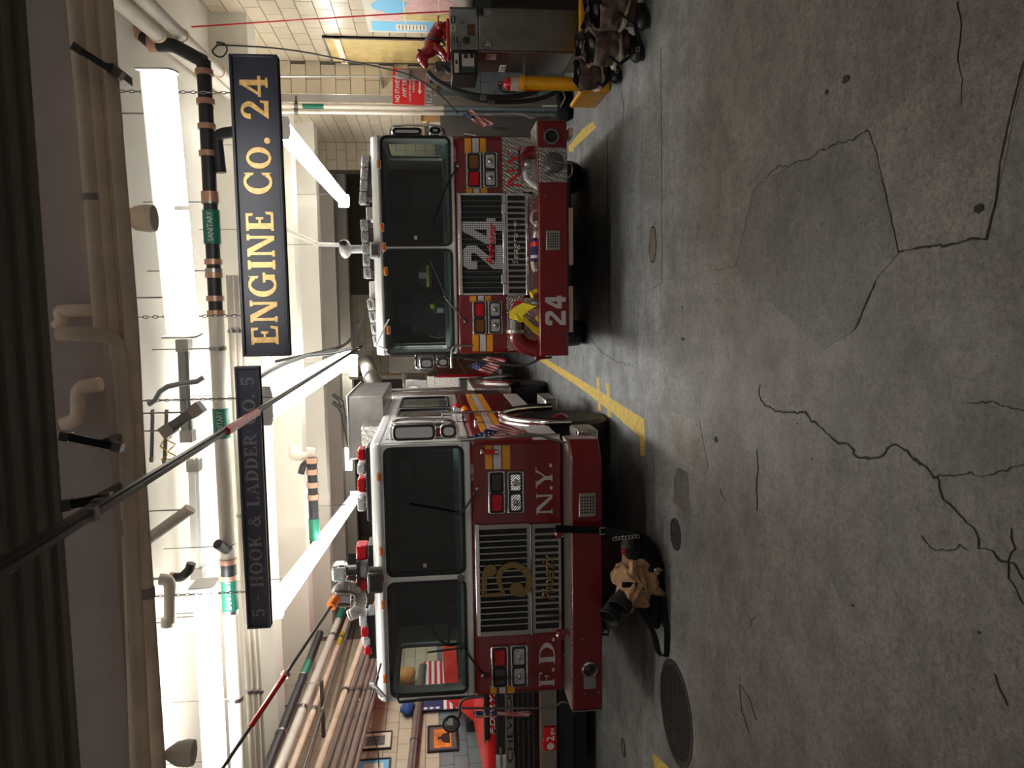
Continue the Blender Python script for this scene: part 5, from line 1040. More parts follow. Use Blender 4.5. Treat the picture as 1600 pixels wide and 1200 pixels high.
# red animal statue
bq = W(701, 65, Y=9.05); t = thing('red_statue', 'glossy red statue of a crouching animal strapped to the cabinet top', 'statue', (bq.x, 9.05, cz1))
SPX = 9.05/1200
def sp(px, py): return ((65-py)*SPX, (703.5-px)*SPX)
obj('plinth', MB().prism(rrect(sp(0, 97)[0], sp(0, 36)[0], -.13, .13, .04), 'z', 0, .035), 'bright_red', t, .01)
mb = MB()
def blob(px, py, r, y=0, sq=1.0, ry=None): x, z = sp(px, py); mb.ell((x, y, z), (r*sq, ry or r, r), 14, 9)
for px, py, r in ((688, 47, .078), (684, 54, .085), (680, 62, .088), (677, 70, .09), (675, 77, .085), (670, 81, .07), (664, 85, .066), (661, 88, .062), (664, 95, .05), (667, 100, .036)): blob(px, py, r)
for s in (-1, 1):
    for k in range(6): f = k/5; blob(684+14*f, 76+12*f*f+4*f, .042-.010*f, s*.062)
    blob(698.5, 93, .030, s*.062, 1.5)
    for k in range(5): f = k/4; blob(690+7*f, 46+2*f, .052-.018*f, s*.07)
    blob(698.5, 54, .028, s*.075, 1.6); blob(657.5, 81, .022, s*.05); blob(668, 92, .026, s*.03)
blob(697, 38, .02)
o = remesh(obj('body', mb, 'statue_red', t), .009, 6)
x, z = sp(684, 66); obj('strap', MB().tube([(x+.012*math.sin(a)*0+.03*math.cos(a), .105*math.sin(a), z+.01+.105*math.cos(a)) for a in [2*PI*k/24 for k in range(24)]], .012, 6, True), 'black_rubber', t)
for s in (-1, 1): x, z = sp(659, 93); obj('eye', MB().ell((x, s*.032, z), (.010, .010, .010), 8, 6), 'black_plastic', t)
q = W(688, 98, Y=8.86); o = obj('scanner', MB().box(-.05, .05, -.03, .03, -.09, .06), 'gunmetal'); o.location = (q.x-.02, 8.95, cz1+.09); tag(o, 'grey handheld scanner leaning beside the red statue', 'scanner'); obj('scanner_grip', MB().tube([(.03, 0, .03), (-.02, -.02, -.03), (-.06, -.02, -.085)], .026, 8), 'black_plastic', o); obj('scanner_top', MB().box(-.04, .05, -.034, .034, .05, .08), 'mat_grey', o, .008)
# fire extinguisher
q = W(793, 131, Y=9.25); t = thing('fire_extinguisher', 'red fire extinguisher with a white and yellow label behind the yellow bollard', 'extinguisher', (q.x, 9.25, .62))
zt_ = q.z+.02-.62
obj('cylinder', MB().lathe([(.03, 0), (.075, .01), (.078, .03), (.078, zt_-.04), (.06, zt_+.0), (.025, zt_+.03), (.022, zt_+.06)], n=20), 'bright_red', t)
obj('label', MB().lathe([(.0785, zt_-.19), (.0795, zt_-.19), (.0795, zt_-.05), (.0785, zt_-.05)], n=20), 'paper', t); obj('label_band', MB().lathe([(.0792, zt_-.19), (.0802, zt_-.19), (.0802, zt_-.15), (.0792, zt_-.15)], n=20), 'label_yellow', t)
obj('valve', MB().tube([(0, 0, zt_+.05), (0, 0, zt_+.10)], .02, 10).box(-.1, .04, -.012, .012, zt_+.09, zt_+.105).box(-.09, .03, -.012, .012, zt_+.12, zt_+.132), 'steel', t); obj('discharge_hose', MB().tube(elbow([(.02, 0, zt_+.08), (-.10, -.02, zt_+.06), (-.10, -.03, zt_-.12)]), .012, 8), 'black_rubber', t); obj('bracket', MB().box(.06, max(.12, cx0-q.x), -.03, .03, .1, .22), 'gunmetal', t)
# yellow guard: bollard, front rail, side rail
a = W(948, 133, Y=8.5); b = W(814, 129, Y=8.62); a.z = 0
t = thing('yellow_bollard', 'yellow steel bollard with a flat cap at the corner of the low guard', 'bollard', (a.x, a.y, 0)); bb = b-a
obj('post', MB().tube([(0, 0, 0), bb*.97], .072, 20), 'yellow_paint', t); obj('cap', MB().tube([bb*.955, bb], .084, 20), 'yellow_paint', t); obj('cap_top', MB().tube([bb*.999, bb*1.012], .066, 20), 'yellow_paint', t)
for k in (.45, .7): obj('weld_band', MB().tube([bb*k, bb*(k+.004)], .0745, 20), 'yellow_paint', t)
gx = a.x; gz = W(909, 100, Y=8.5).z
t = thing('yellow_guard', 'low yellow steel guard plate with a rounded top in front of the steel cabinet', 'barrier', (gx, 8.5, 0))
obj('plate', MB().box(.09, XR-gx-.02, -.03, .03, 0, gz), 'yellow_paint', t, .01); obj('top_tube', MB().tube([(.08, .0, gz), (XR-gx-.02, 0, gz)], .032, 12), 'yellow_paint', t)
obj('chain_eye', MB().tube([(XR-gx-.25+.05*math.cos(k), -.045, gz-.14+.05*math.sin(k)) for k in [2*PI*i/14 for i in range(14)]], .009, 6, True), 'steel', t)
t = thing('yellow_guard', 'short yellow guard plate running back from the bollard', 'barrier', (gx-.03, 8.6, 0))
obj('plate', MB().box(-.03, .03, .0, .62, 0, gz*.9), 'yellow_paint', t, .01); obj('top_tube', MB().tube([(0, 0, gz*.9), (0, .62, gz*.9)], .032, 12), 'yellow_paint', t)
# boards and map on the right wall
def wall_panel(name, label, cat, ya, yb, za, zb, m, frame=None, th=.02):
    t = thing(name, label, cat, (XR-.002, (ya+yb)/2, za)); o = obj('panel', MB().box(-th, 0, ya-(ya+yb)/2, yb-(ya+yb)/2, 0, zb-za), m, t)
    if frame:
        hw = (yb-ya)/2; H = zb-za
        for r in ((-hw, hw, 0, .025), (-hw, hw, H-.025, H), (-hw, -hw+.025, .025, H-.025), (hw-.025, hw, .025, H-.025)): obj('edging', MB().box(-th-.012, 0, r[0], r[1], r[2], r[3]), frame, t)
    return t
bq = W(503, 59, X=XR-.03); by = bq.y; t = wall_panel('notice_board', 'tan unpainted board with a dark edge on the right wall next to the pier', 'board', by, 11.27, 1.5, bq.z, 'plywood', 'gunmetal'); H = bq.z-1.5; hw = (11.27-by)/2
obj('track', MB().box(-.045, -.015, -hw, hw, H-.22, H-.14), 'pipe_dirty', t); obj('clip', MB().box(-.06, -.02, hw-.25, hw-.1, H-.2, H-.16), 'steel', t)
mq = W(583, 52, X=XR-.03); m1 = mq.y; m0 = m1-1.6; t = wall_panel('wall_map', 'large pastel map with a blue strip under clear plastic on the right wall', 'map', m0, m1-.02, 1.45, mq.z+.05, 'map_print'); H = mq.z+.05-1.45; hw = (m1-m0)/2
def mprint(nm, y0, y1, z0, z1, m, k=0): return obj(nm, MB().box(-.0215-k*.001, -.019, y0, y1, z0, z1), m, t)
mprint('map_margin', hw-.38, hw-.06, .05, H-.05, 'sky_blue')
def mblob(cy, cz, ry, rz, m, sd, k):
    rnd = random.Random(sd); return obj('map_district', MB().prism([(cy+ry*math.cos(a*PI/9)*rnd.uniform(.65, 1.1), cz+rz*math.sin(a*PI/9)*rnd.uniform(.65, 1.1)) for a in range(18)], 'x', -.0215-k*.0006, -.019), m, t)
mblob(hw-.62, H*.50, .22, .3, 'map_ochre', 3, 1); mblob(hw-.58, H*.78, .2, .2, 'map_pink', 4, 2); mblob(hw-.9, H*.4, .3, .35, 'map_pink', 5, 3); mblob(hw-.85, H*.75, .25, .22, 'sky_blue', 6, 4); mblob(hw-.5, H*.25, .2, .22, 'map_ochre', 8, 5)
o = mprint('map_legend', hw-.3, hw-.12, H*.42, H*.72, 'paper', 4)
for k in range(8): obj('legend_line', MB().box(-.0272, -.022, hw-.28, hw-.14, H*(.44+.035*k), H*(.452+.035*k)), 'grey_art', o)
for k in (.30, .62): obj('tape', MB().box(-.0245, -.0235, hw-1.2, hw-.02, H*k, H*k+.012), 'paper', t)
# parking sign
a = W(677, 165, Y=10.9); b = W(612, 108, Y=10.9); w = b.x-a.x; h = b.z-a.z; zsp = W(663, 136, Y=10.9).z-a.z
t = thing('parking_sign', 'red and white NO STANDING ANY TIME parking sign on the pier', 'sign', (a.x, 10.9, a.z)); t.rotation_euler = (0, .03, 0)
obj('red_plate', MB().box(0, w, 0, .006, zsp, h), 'bright_red', t); obj('white_plate', MB().box(.0, w, 0, .006, 0, zsp), 'silver_letter', t)
obj('mount', MB().box(w*.3, w*.7, .006, .40, h*.3, h*.6), 'gunmetal', t)
hr = h-zsp
for s_, x0, x1, z0, z1 in (('NO STANDING', .06, .94, .78, .92), ('ANY TIME', .2, .80, .56, .70), ('EXCEPT AUTHORIZED', .08, .92, .42, .49), ('VEHICLES', .34, .74, .31, .38)): text(s_, w*x0, w*x1, zsp+hr*z0, zsp+hr*z1, -.0, 'stripe_white', t, bold=.01, depth=.003)
zc = zsp+hr*.16; obj('arrow', MB().prism([(w*.3, zc), (w*.4, zc+.03), (w*.4, zc+.011), (w*.68, zc+.011), (w*.68, zc+.03), (w*.78, zc), (w*.68, zc-.03), (w*.68, zc-.011), (w*.4, zc-.011), (w*.4, zc-.03)], 'y', -.003, .001), 'stripe_white', t)
text('FIRE DEPT', w*.12, w*.92, zsp*.22, zsp*.78, 0, 'black_plastic', t, depth=.003)
for r in ((.02, w-.02, .008, .016), (.02, w-.02, zsp-.016, zsp-.008), (.02, .028, .008, zsp-.008), (w-.028, w-.02, .008, zsp-.008)): obj('border', MB().box(r[0], r[1], -.0025, .001, r[2], r[3]), 'black_plastic', t)
# conduit, junction box, pipes at the pier
p = [W(427, 126, Y=10.85), W(437, 119, Y=10.85), W(620, 119, Y=10.85)]; t = pipe('conduit_pipe', 'thin vertical conduit with a grey junction box on the pier', p, .012, 'steel', cat='conduit')
j = W(631, 117, Y=10.82)-t.location; obj('junction_box', MB().box(j.x-.06, j.x+.06, j.y-.05, j.y+.05, j.z-.08, j.z+.08), 'conduit', t, .006); obj('brown_trunking', MB().box(j.x-.06, j.x+.09, j.y, j.y+.05, j.z-.75, j.z-.08), 'pipe_brown', t, .004); obj('wall_tie', MB().box(j.x-.05, j.x+.05, j.y, 11.30-t.location.y, j.z+.3, j.z+.33), 'steel', t)
for lab, y, r in (('white vertical pipe with a green label beside the pier', 167, .034), ('white vertical pipe left of the labelled one beside the pier', 175.5, .028)):
    a = W(560, y, Y=11.2); t = thing('riser_pipe', lab, 'pipe', (a.x, 11.2, 0)); obj('white_run', MB().tube([(0, 0, 1.75), (0, 0, ZC)], r, 14), 'pipe_white', t); obj('grey_run', MB().tube([(0, 0, 0), (0, 0, 1.75)], r, 14), 'tile_grey', t)
    zz = W(466, y, Y=11.2).z; obj('clamp', MB().tube([(0, 0, zz), (0, 0, zz+.05)], r+.012, 14).box(-.02, .14, -.01, .01, zz+.01, zz+.04), 'gunmetal', t)
    if r > .03:
        o = obj('pipe_label', MB().tube([(0, 0, W(506, y, Y=11.2).z), (0, 0, W(473, y, Y=11.2).z)], r+.003, 14), 'label_green', t)
# hoses
for lab, pts, r in (('thick black hose looping down beside the cabinet, nearer the pier', [(668, 112), (676, 122), (694, 133), (720, 144), (750, 151), (790, 153), (830, 146), (856, 132)], .035), ('second thick black hose hanging left of the first beside the pier', [(672, 116), (684, 128), (704, 140), (730, 152), (762, 159), (806, 160), (846, 155), (878, 140)], .03)):
    pp = [W(x, y, Y=10.3+.08*(r < .033)) for x, y in pts]; c0 = pp[0].copy(); t = thing('black_hose', lab, 'hose', c0); obj('run', MB().tube(elbow([p_-c0 for p_ in pp], .5), r, 10), 'black_rubber', t); obj('hook', MB().tube([(0, 0, 0), (.02, 11.31-c0.y, .03)], .012, 6), 'steel', t); k = pp[4]-c0; obj('hose_clamp', MB().tube([pp[4]-c0, pp[4]+(pp[5]-pp[4])*.25-c0], r+.008, 10), 'mat_grey', t)
# locker with boxes on top
lx0, lx1 = W(800, 213, Y=11.35).x, 3.02; lz = W(688, 190, Y=11.35).z
t = thing('metal_locker', 'dark grey metal locker standing behind the right truck', 'locker', (lx0, 11.35, 0)); obj('body', MB().box(0, lx1-lx0-.12, 0, .14, 0, lz), 'locker', t, .006); obj('door', MB().box(.02, lx1-lx0-.14, -.012, .0, .06, lz-.03), 'locker', t, .004); obj('handle', MB().box(.08, .11, -.035, -.01, .9, 1.05), 'steel', t)
for lab, y0, y1, x0, m in (('brown cardboard box on top of the grey locker', 174, 190, 661, 'cardboard'), ('small pale carton on top of the grey locker', 190, 203, 670, 'paper'), ('smaller brown carton at the right on top of the grey locker', 168, 173, 672, 'cardboard')):
    a, b = W(688, y1, Y=11.36), W(x0, y0, Y=11.36); t = thing('carton', lab, 'box', (a.x, 11.36, lz)); w = b.x-a.x; h = b.z-lz; obj('body', MB().box(0, w, 0, .12, 0, h), m, t, .004); obj('flap', MB().add([(0, 0, h), (w, 0, h), (w, -.04, h+.03), (0, -.04, h+.03), (0, .003, h+.003), (w, .003, h+.003)], [(0, 1, 2, 3), (4, 5, 2, 3)]), m, t)
q = W(881, 160, Y=10.75); o = obj('boot_heap', MB().ell((0, 0, .10), (.26, .16, .12), 16, 10, nz3(9, .06)), 'cloth_black'); o.location = (q.x, 10.75, 0); tag(o, 'small heap of black gear on the floor beside the right truck', 'gear'); remesh(o, .012, 3); obj('trim', MB().tube([(-.1, -.13, .18), (.02, -.17, .12), (.12, -.14, .15)], .012, 6), 'reflective', o)
# bunker gear: boots with trousers pushed down over them
def bunker(label, loc, s, rz, cloth, lean=0.):
    t = thing('bunker_gear', label, 'gear', loc, rz)
    for k, dx in enumerate((-.13, .13)):
        b = MB()
        for i in range(7): f = i/6; b.ell((dx*s, -(.02+.22*f)*s, (.065-.012*f)*s), (.065*s, .07*s, (.062-.014*f)*s), 12, 8)
        b.ell((dx*s, -.23*s, .055*s), (.07*s, .075*s, .052*s), 12, 8)
        for i in range(6): b.ell((dx*s, .01*s, (.08+.055*i)*s), (.07*s, .08*s, .06*s), 12, 8)
        o = remesh(obj('boot', b, 'black_rubber', t), .012, 3); obj('sole', MB().prism([(dx*s+.072*s*math.cos(a*PI/10), -.11*s+.2*s*math.sin(a*PI/10)) for a in range(20)], 'z', 0, .028*s), 'black_plastic', o); obj('toe_cap', MB().ell((dx*s, -.25*s, .06*s), (.066*s, .06*s, .05*s), 12, 8), 'black_plastic', o)
        prof = [(.10, .10), (.155, .13), (.13, .17), (.165, .20), (.14, .235), (.17, .265), (.145, .30), (.165, .33), (.15, .37), (.15, .43), (.135, .435), (.12, .36), (.10, .24), (.02, .22)]
        off = Vector((dx*50, s*9, 3)); fn = lambda p, off=off: nz3(26, .014*s)(p+off+Vector((noise.noise(p*9+off), noise.noise(p*9+off*2), .6*noise.noise(p*7+off)))*.07*s)-off
        o = obj('trouser_leg', MB().lathe([(r*s, h*s) for r, h in prof], (dx*s*1.1, .0, 0), (lean*.3, -.12-lean, 1), 44, fn), cloth, t); soft(o); o.modifiers.new('sub', 'SUBSURF').render_levels = 1
        obj('reflective_band', MB().lathe([(.155*s, .205*s), (.168*s, .208*s), (.168*s, .224*s), (.15*s, .226*s)], (dx*s*1.1, -.012*s, 0), (lean*.3, -.12-lean, 1), 30, fn), 'reflective', t)
        obj('lining', MB().lathe([(.115*s, .33*s), (.118*s, .40*s), (.126*s, .437*s), (.118*s, .41*s), (.05*s, .33*s)], (dx*s*1.1, .0, 0), (lean*.3, -.12-lean, 1), 24, fn), 'cloth_black', t)
    obj('suspender', MB().ribbon([(-.13*s, -.14*s, .34*s), (-.22*s, -.22*s, .18*s), (-.05*s, -.32*s, .05*s), (.12*s, -.27*s, .12*s), (.2*s, -.16*s, .3*s)], .035*s, (0, .3, 1), .004), 'cloth_black', t)
    obj('buckle', MB().ring(rrect(-.02*s, .02*s, -.015*s, .015*s, .004), rrect(-.014*s, .014*s, -.009*s, .009*s, .003), 'y', -.34*s, -.33*s), 'steel', t).location = (-.05*s, 0, .08*s)
    return t
q = W(960, 100, Z=.0); t = bunker('bunker trousers bunched over black boots, the set nearest the yellow bollard', (W(965, 92, Z=0).x, W(965, 92, Z=0).y, 0), 1.0, -.5, 'cloth_brown')
t = bunker('larger set of bunker trousers over boots at the right edge, in front of the other', (W(1000, 42, Z=0).x, W(1000, 42, Z=0).y, 0), 1.12, -.7, 'cloth_brown', .1)
t = bunker('small dark bunker set squeezed between the guard plate and the two others', (W(946, 45, Z=0).x-.05, 8.12, 0), .8, -.3, 'cloth_brown')
# gear pile in front of the left truck
q = W(1030, 905, Z=0); gp = Vector((q.x, q.y, 0))
t = thing('gear_pile', 'crumpled tan bunker trousers and black boots piled in front of the left truck', 'gear', gp)
o = remesh(obj('black_coat', MB().ell((-.0, -.02, .09), (.40, .22, .11), 26, 14, nz3(6, .07)).ell((.28, .02, .2), (.14, .14, .12), 18, 10, nz3(8, .05)), 'cloth_black', t), .014, 2)
def fn(p): return nz3(31, .012)(nz3(15, .03)(nz3(6, .09)(p)))
pr = [(.20, .06), (.25, .12), (.21, .17), (.25, .21), (.20, .26), (.24, .30), (.19, .34), (.20, .38), (.15, .42), (.06, .44), (0, .43)]
pr2 = [Vector(a_).lerp(Vector(b_), k_/3) for a_, b_ in zip(pr, pr[1:]) for k_ in range(3)]+[Vector(pr[-1])]
o = obj('trousers', MB().lathe([tuple(v_) for v_ in pr2], (.03, .0, 0), (-.05, -.2, 1), 70, fn), 'cloth_tan', t); soft(o); o.modifiers.new('sub', 'SUBSURF').render_levels = 1
for x, y, z in ((-.05, -.10, .36), (-.17, -.02, .43)):
    b = obj('boot', MB().lathe([(.085, 0), (.088, .06), (.095, .16), (.102, .21), (.096, .213), (.085, .19), (.075, .05), (0, .04)], (x, y, z-.06), (-.55, -.55, .62), 22), 'black_rubber', t); obj('boot_lining', MB().lathe([(.075, .052), (.08, .12), (.0, .055)], (x, y, z-.06), (-.55, -.55, .62), 18), 'cloth_tan', b)
obj('strap_loop', MB().ribbon(elbow([(-.2, -.15, .22), (-.42, -.22, .10), (-.62, -.18, .06), (-.60, -.30, .02), (-.3, -.34, .03), (-.05, -.30, .05)], .5), .05, (.1, .5, 1), .004), 'cloth_black', t)
obj('sleeve_band', MB().ribbon([(.02, -.25, .18), (.06, -.27, .30), (.05, -.22, .40)], .05, (1, -.2, 0), .004), 'cloth_black', t)
for p_ in ((.22, -.20, .27), (.16, -.25, .1)): obj('buckle', MB().tube([(p_[0]+.028*math.cos(a*PI/5), p_[1], p_[2]+.022*math.sin(a*PI/5)) for a in range(10)], .005, 6, True), 'steel', t)
obj('air_mask', MB().ell((.33, -.02, .28), (.10, .09, .08), 16, 10), 'black_rubber', t, 0); obj('red_tag', MB().box(.28, .32, -.10, -.07, .33, .37), 'bright_red', t, .004)
a = W(868, 826, Y=6.66); b = W(942, 829, Y=6.66); c = W(990, 836, Y=6.5)
t = thing('black_strap', 'black strap with a metal buckle hanging from the left truck bumper', 'strap', a)
obj('webbing', MB().ribbon([(0, 0, 0), (b-a)*.5+Vector((.0, -.0, 0)), b-a, c-a], .065, (1, 0, 0), .006), 'cloth_black', t); obj('buckle', MB().ring(rrect(-.035, .035, -.035, .035, .008), rrect(-.024, .024, -.024, .024, .005), 'y', -.016, -.006), 'steel', t).location = b-a
ch = MB(); p1_ = W(960, 842, Y=6.5)-a; p2_ = W(996, 838, Y=6.4)-a
for k in range(8): p_ = p1_.lerp(p2_, k/7); ch.tube([(p_.x+.016*math.cos(i*PI/4), p_.y+(.01*math.sin(i*PI/4) if k % 2 else 0), p_.z+.016*math.sin(i*PI/4)) for i in range(8)], .004, 5, True)
obj('clip_chain', ch, 'steel', t)
# ---------------------------------------------------------------- left side of the bay
PX, PY = -5.08, 9.25
t = thing('pickup_truck', 'red pickup truck with a black and chrome grille at the left wall', 'pickup truck', (PX, PY, 0))
def pz(px, py=1140): return W(px, py, Y=PY).z
hz = pz(761); gz1 = pz(775); gz0 = pz(838)
obj('body', MB().prism(arch_poly(.05, 5.4, .55, 1.22, [1.0, 4.4], .46, .42), 'x', -1.0, 1.0), 'bright_red', t, .05, seg=3)
hd = obj('hood', MB().prism([(.02, gz1-.005), (.0, gz1+.06), (.06, hz), (.4, hz+.05), (1.5, hz+.10), (1.5, 1.1), (.02, 1.1)], 'x', -.98, .98), 'bright_red', t, .05, seg=3)
obj('hood_bulge', MB().prism([(.05, hz-.02), (.10, hz+.04), (.5, hz+.10), (1.45, hz+.14), (1.45, hz)], 'x', -.45, .45), 'bright_red', hd, .04, seg=3); obj('hood_slot', MB().box(-.34, .34, -.012, .08, hz-.02, hz+.025), 'black_plastic', hd, .01); obj('slot_trim', MB().box(-.37, .37, -.006, .06, hz+.025, hz+.04), 'chrome', hd, .005)
text('F.D.N.Y.', -.27, .27, gz1+.005, gz1+.075, .004, 'stripe_white', hd, shear=.3, bold=.02, depth=.012)
gr = obj('grille', MB().box(-.92, .92, -.03, .06, gz0, gz1), 'black_plastic', t, .02)
cz_a, cz_b = pz(802), pz(789); bar_ = obj('grille_crossbar', MB().box(-.93, .93, -.06, -.02, cz_a, cz_b), 'chrome', t, .008); text('CHEVROLET', -.62, .62, cz_a+.018, cz_b-.018, -.06, 'black_plastic', bar_, bold=.015, depth=.006)
me = MB().box(-.07, .07, -.05, -.02, -.006, .006).mesh('grille_slat', 'gunmetal')
for r_ in range(4):
    z = cz_a-.06-r_*.065
    for k in range(11): s_ = obj('grille_slat', me, None, gr); s_.location = (-.82+k*.164+(.04 if r_ % 2 else 0), 0, z)
for k in (-.62, .62): obj('grille_slat', MB().box(k-.2, k+.2, -.05, -.02, cz_b+.05, cz_b+.075), 'chrome', gr, .006)
for s in (-1, 1):
    o = obj('headlight', MB().box(s*.72-.2, s*.72+.2, -.035, .05, cz_a-.02, cz_b+.12), 'clear_lens', t, .02); obj('headlight_trim', MB().box(s*.72-.21, s*.72+.21, -.02, .04, cz_b+.12, cz_b+.135), 'chrome', o)
    o = obj('mirror', MB().box(s*1.12-.11, s*1.12+.11, 1.75, 1.88, 1.36, 1.62), 'black_plastic', t, .04, seg=3); obj('mirror_arm', MB().box(min(s*.95, s*1.1), max(s*.95, s*1.1), 1.8, 1.86, 1.40, 1.46), 'black_plastic', o)
    for yy in (1.0, 4.4): wheel(t, s*.84, yy, .42, .42, s, False)
bz1_, bz0_ = pz(840), pz(866)
bp = obj('bumper', MB().box(-1.0, 1.0, -.14, .05, bz0_-.02, bz1_), 'chrome', t, .03, seg=3); obj('bumper_skirt', MB().box(-.95, .95, -.10, .1, .32, bz0_-.02), 'black_plastic', t, .02); obj('underbody', MB().box(-.9, .9, .0, 4.9, .14, .56), 'black_plastic', t, .02)
for k in (-.35, .5): obj('tow_hook', MB().box(k-.05, k+.05, -.17, -.12, bz0_+.02, bz1_-.04), 'bright_red', bp, .01)
x = W(856, 1144, Y=PY).x-PX; z = pz(857); pl = obj('number_plate', MB().box(x-.155, x+.155, -.165, -.155, z-.08, z+.08), 'bright_red', t, .006)
obj('plate_emblem', MB().prism([(x-.09+.05*(1 if k % 2 else .82)*math.cos(k*PI/12), z-.0+.05*(1 if k % 2 else .82)*math.sin(k*PI/12)) for k in range(24)], 'y', -.172, -.164), 'stripe_white', pl); text('2', x-.03, x+.04, z-.05, z+.05, -.165, 'stripe_white', pl, bold=.03, depth=.003); text('BN', x+.06, x+.14, z-.055, z+.0, -.165, 'stripe_white', pl, bold=.02, depth=.003)
cb = obj('cab', MB().prism([(1.3, 1.2), (1.35, hz+.08), (2.15, 1.92), (3.6, 1.95), (3.9, 1.2)], 'x', -.9, .9), 'bright_red', t, .06, seg=3)
obj('windshield', MB().add([(-.8, 1.40, hz+.10), (.8, 1.40, hz+.10), (.74, 2.10, 1.86), (-.74, 2.10, 1.86), (-.8, 1.44, hz+.10), (.8, 1.44, hz+.10), (.74, 2.14, 1.86), (-.74, 2.14, 1.86)], [(0, 1, 2, 3), (7, 6, 5, 4), (0, 4, 5, 1), (2, 6, 7, 3), (0, 3, 7, 4), (1, 5, 6, 2)]), 'dark_lens', cb)
# framed pictures on the left wall
def picture(label, c, inset, frame_m, mat_m, art_m, extra=None):
    q = [W(x, y, X=XL+.02) for x, y in c]; ya, yb = min(p.y for p in q), max(p.y for p in q); zs_ = sorted(p.z for p in q); za, zb = (zs_[0]+zs_[1])/2, (zs_[2]+zs_[3])/2
    hw, H = (yb-ya)/2, zb-za; t = thing('framed_picture', label, 'picture', (XL, (ya+yb)/2, za)); f = inset[0]
    obj('frame', MB().ring(rlike(-hw, hw, 0, H, 0), rlike(-hw+f, hw-f, f, H-f, 0), 'x', .0, .035), frame_m, t); obj('mat_board', MB().box(.004, .018, -hw+f, hw-f, f, H-f), mat_m, t); k = inset[1]; a = obj('print', MB().box(.017, .020, -hw+k, hw-k, k, H-k), art_m, t)
    if extra: extra(a, hw, H, k)
    return t
def soldier(a, hw, H, k):
    obj('figure', MB().prism([(-hw*.45, k+.02), (hw*.45, k+.02), (hw*.3, H*.5), (hw*.1, H*.56), (hw*.12, H*.66), (-hw*.12, H*.66), (-hw*.1, H*.56), (-hw*.35, H*.48)], 'x', .0195, .0215), 'frame_black', a)
picture('pale framed grey print high on the left wall', [(563, 1146), (614, 1144), (610, 1169), (557, 1173)], (.015, .1), 'frame_black', 'paper', 'grey_art')
picture('black framed orange print with a dark silhouette at the grey border of the left wall', [(669, 1135), (716, 1134), (715, 1172), (666, 1175)], (.03, .1), 'frame_black', 'mat_grey', 'orange_art', soldier)
picture('black framed print cut off by the left edge of the photo', [(558, 1188), (612, 1186), (608, 1212), (553, 1216)], (.025, .1), 'frame_black', 'sky_blue', 'paper')
f_ = [W(660, 1111, X=XL+.06), W(658, 1034, X=XL+.06)]
zt_ = f_[0].z; zb_ = W(722, 1108, X=XL+.06).z
flag('large US flag hanging flat on the left wall above the pickup', [Vector((XL+.06, f_[0].y, zt_)), Vector((XL+.06, f_[0].y, zb_)), Vector((XL+.06, f_[1].y, zb_)), Vector((XL+.06, f_[1].y, zt_))], 0, .0, folds=2)
for lab, xa, xb, r in (('thick dark conduit along the left wall between the pictures', 640, 659, .045), ('second dark conduit just below it along the left wall', 646, 664, .035)):
    a, b = W(xa, 1210, X=XL+.07), W(xb, 1040, X=XL+.07); pipe('wall_conduit', lab, [a, b], r, 'pipe_brown' if r > .04 else 'gunmetal', cat='conduit', extras=[('clamp', *along(a, b, .25, .26), r+.01, 'gunmetal'), ('clamp', *along(a, b, .7, .71), r+.01, 'gunmetal')])
def cable(label, pts, X=None, Y=None, r=.006, m='black_rubber', name='cable', n=4):
    pp = [W(x, y, X=X, Y=Y) if not isinstance(x, tuple) else None for x, y in pts]; o = obj(name, MB().tube(elbow([p-pp[0] for p in pp], .5, n), r, 6), m); o.location = pp[0]; return tag(o, label, 'cable')
cable('black cable drooping across the left wall over the pale print', [(556, 1120), (572, 1134), (580, 1140), (590, 1165), (592, 1200)], X=XL+.05)
cable('black cable hanging at the upper left of the left wall', [(545, 1095), (556, 1128), (560, 1150), (552, 1180), (548, 1200)], X=XL+.05)
cable('looped black cable on the left wall under the pipe bundle', [(545, 1105), (562, 1094), (566, 1104), (556, 1112), (570, 1118), (582, 1112), (583, 1104), (570, 1101), (548, 1103)], X=XL+.05, r=.008)
cable('grey cable running straight to the blue cap on the left wall', [(548, 1104), (600, 1107), (628, 1108)], X=XL+.05, m='conduit')
q = W(637, 1107, X=XL+.10); o = obj('knit_hat', MB().ell((0, 0, 0), (.09, .16, .11), 16, 10, nz3(9, .03)), 'blue_cloth'); o.location = q; tag(o, 'blue knit cap hanging on the left wall conduit', 'cap'); obj('peg', MB().tube([(-.15, 0, .05), (.02, 0, .07)], .01, 6), 'gunmetal', o)
q = W(634, 1055, X=XL+.16); o = obj('straw_figure', MB().ell((0, 0, 0), (.12, .16, .18), 14, 9, nz3(8, .04)).ell((.0, .05, .2), (.09, .1, .09), 12, 8), 'straw'); o.location = q; tag(o, 'tan straw figure on the left wall seen through the left truck window', 'figure'); obj('hat_brim', MB().lathe([(.16, 0), (.16, .015), (0, .03)], (0, .05, .27), n=16), 'wood', o)
q = W(576, 1080, X=XL+.2); o = obj('brown_plaque', MB().ell((0, 0, 0), (.05, .3, .16), 16, 8, nz3(5, .05)), 'wood'); o.location = q; tag(o, 'brown carved plaque high on the left wall beside the left truck roof', 'plaque'); obj('plaque_mount', MB().tube([(-.2, 0, 0), (0, 0, 0)], .02, 6), 'gunmetal', o)
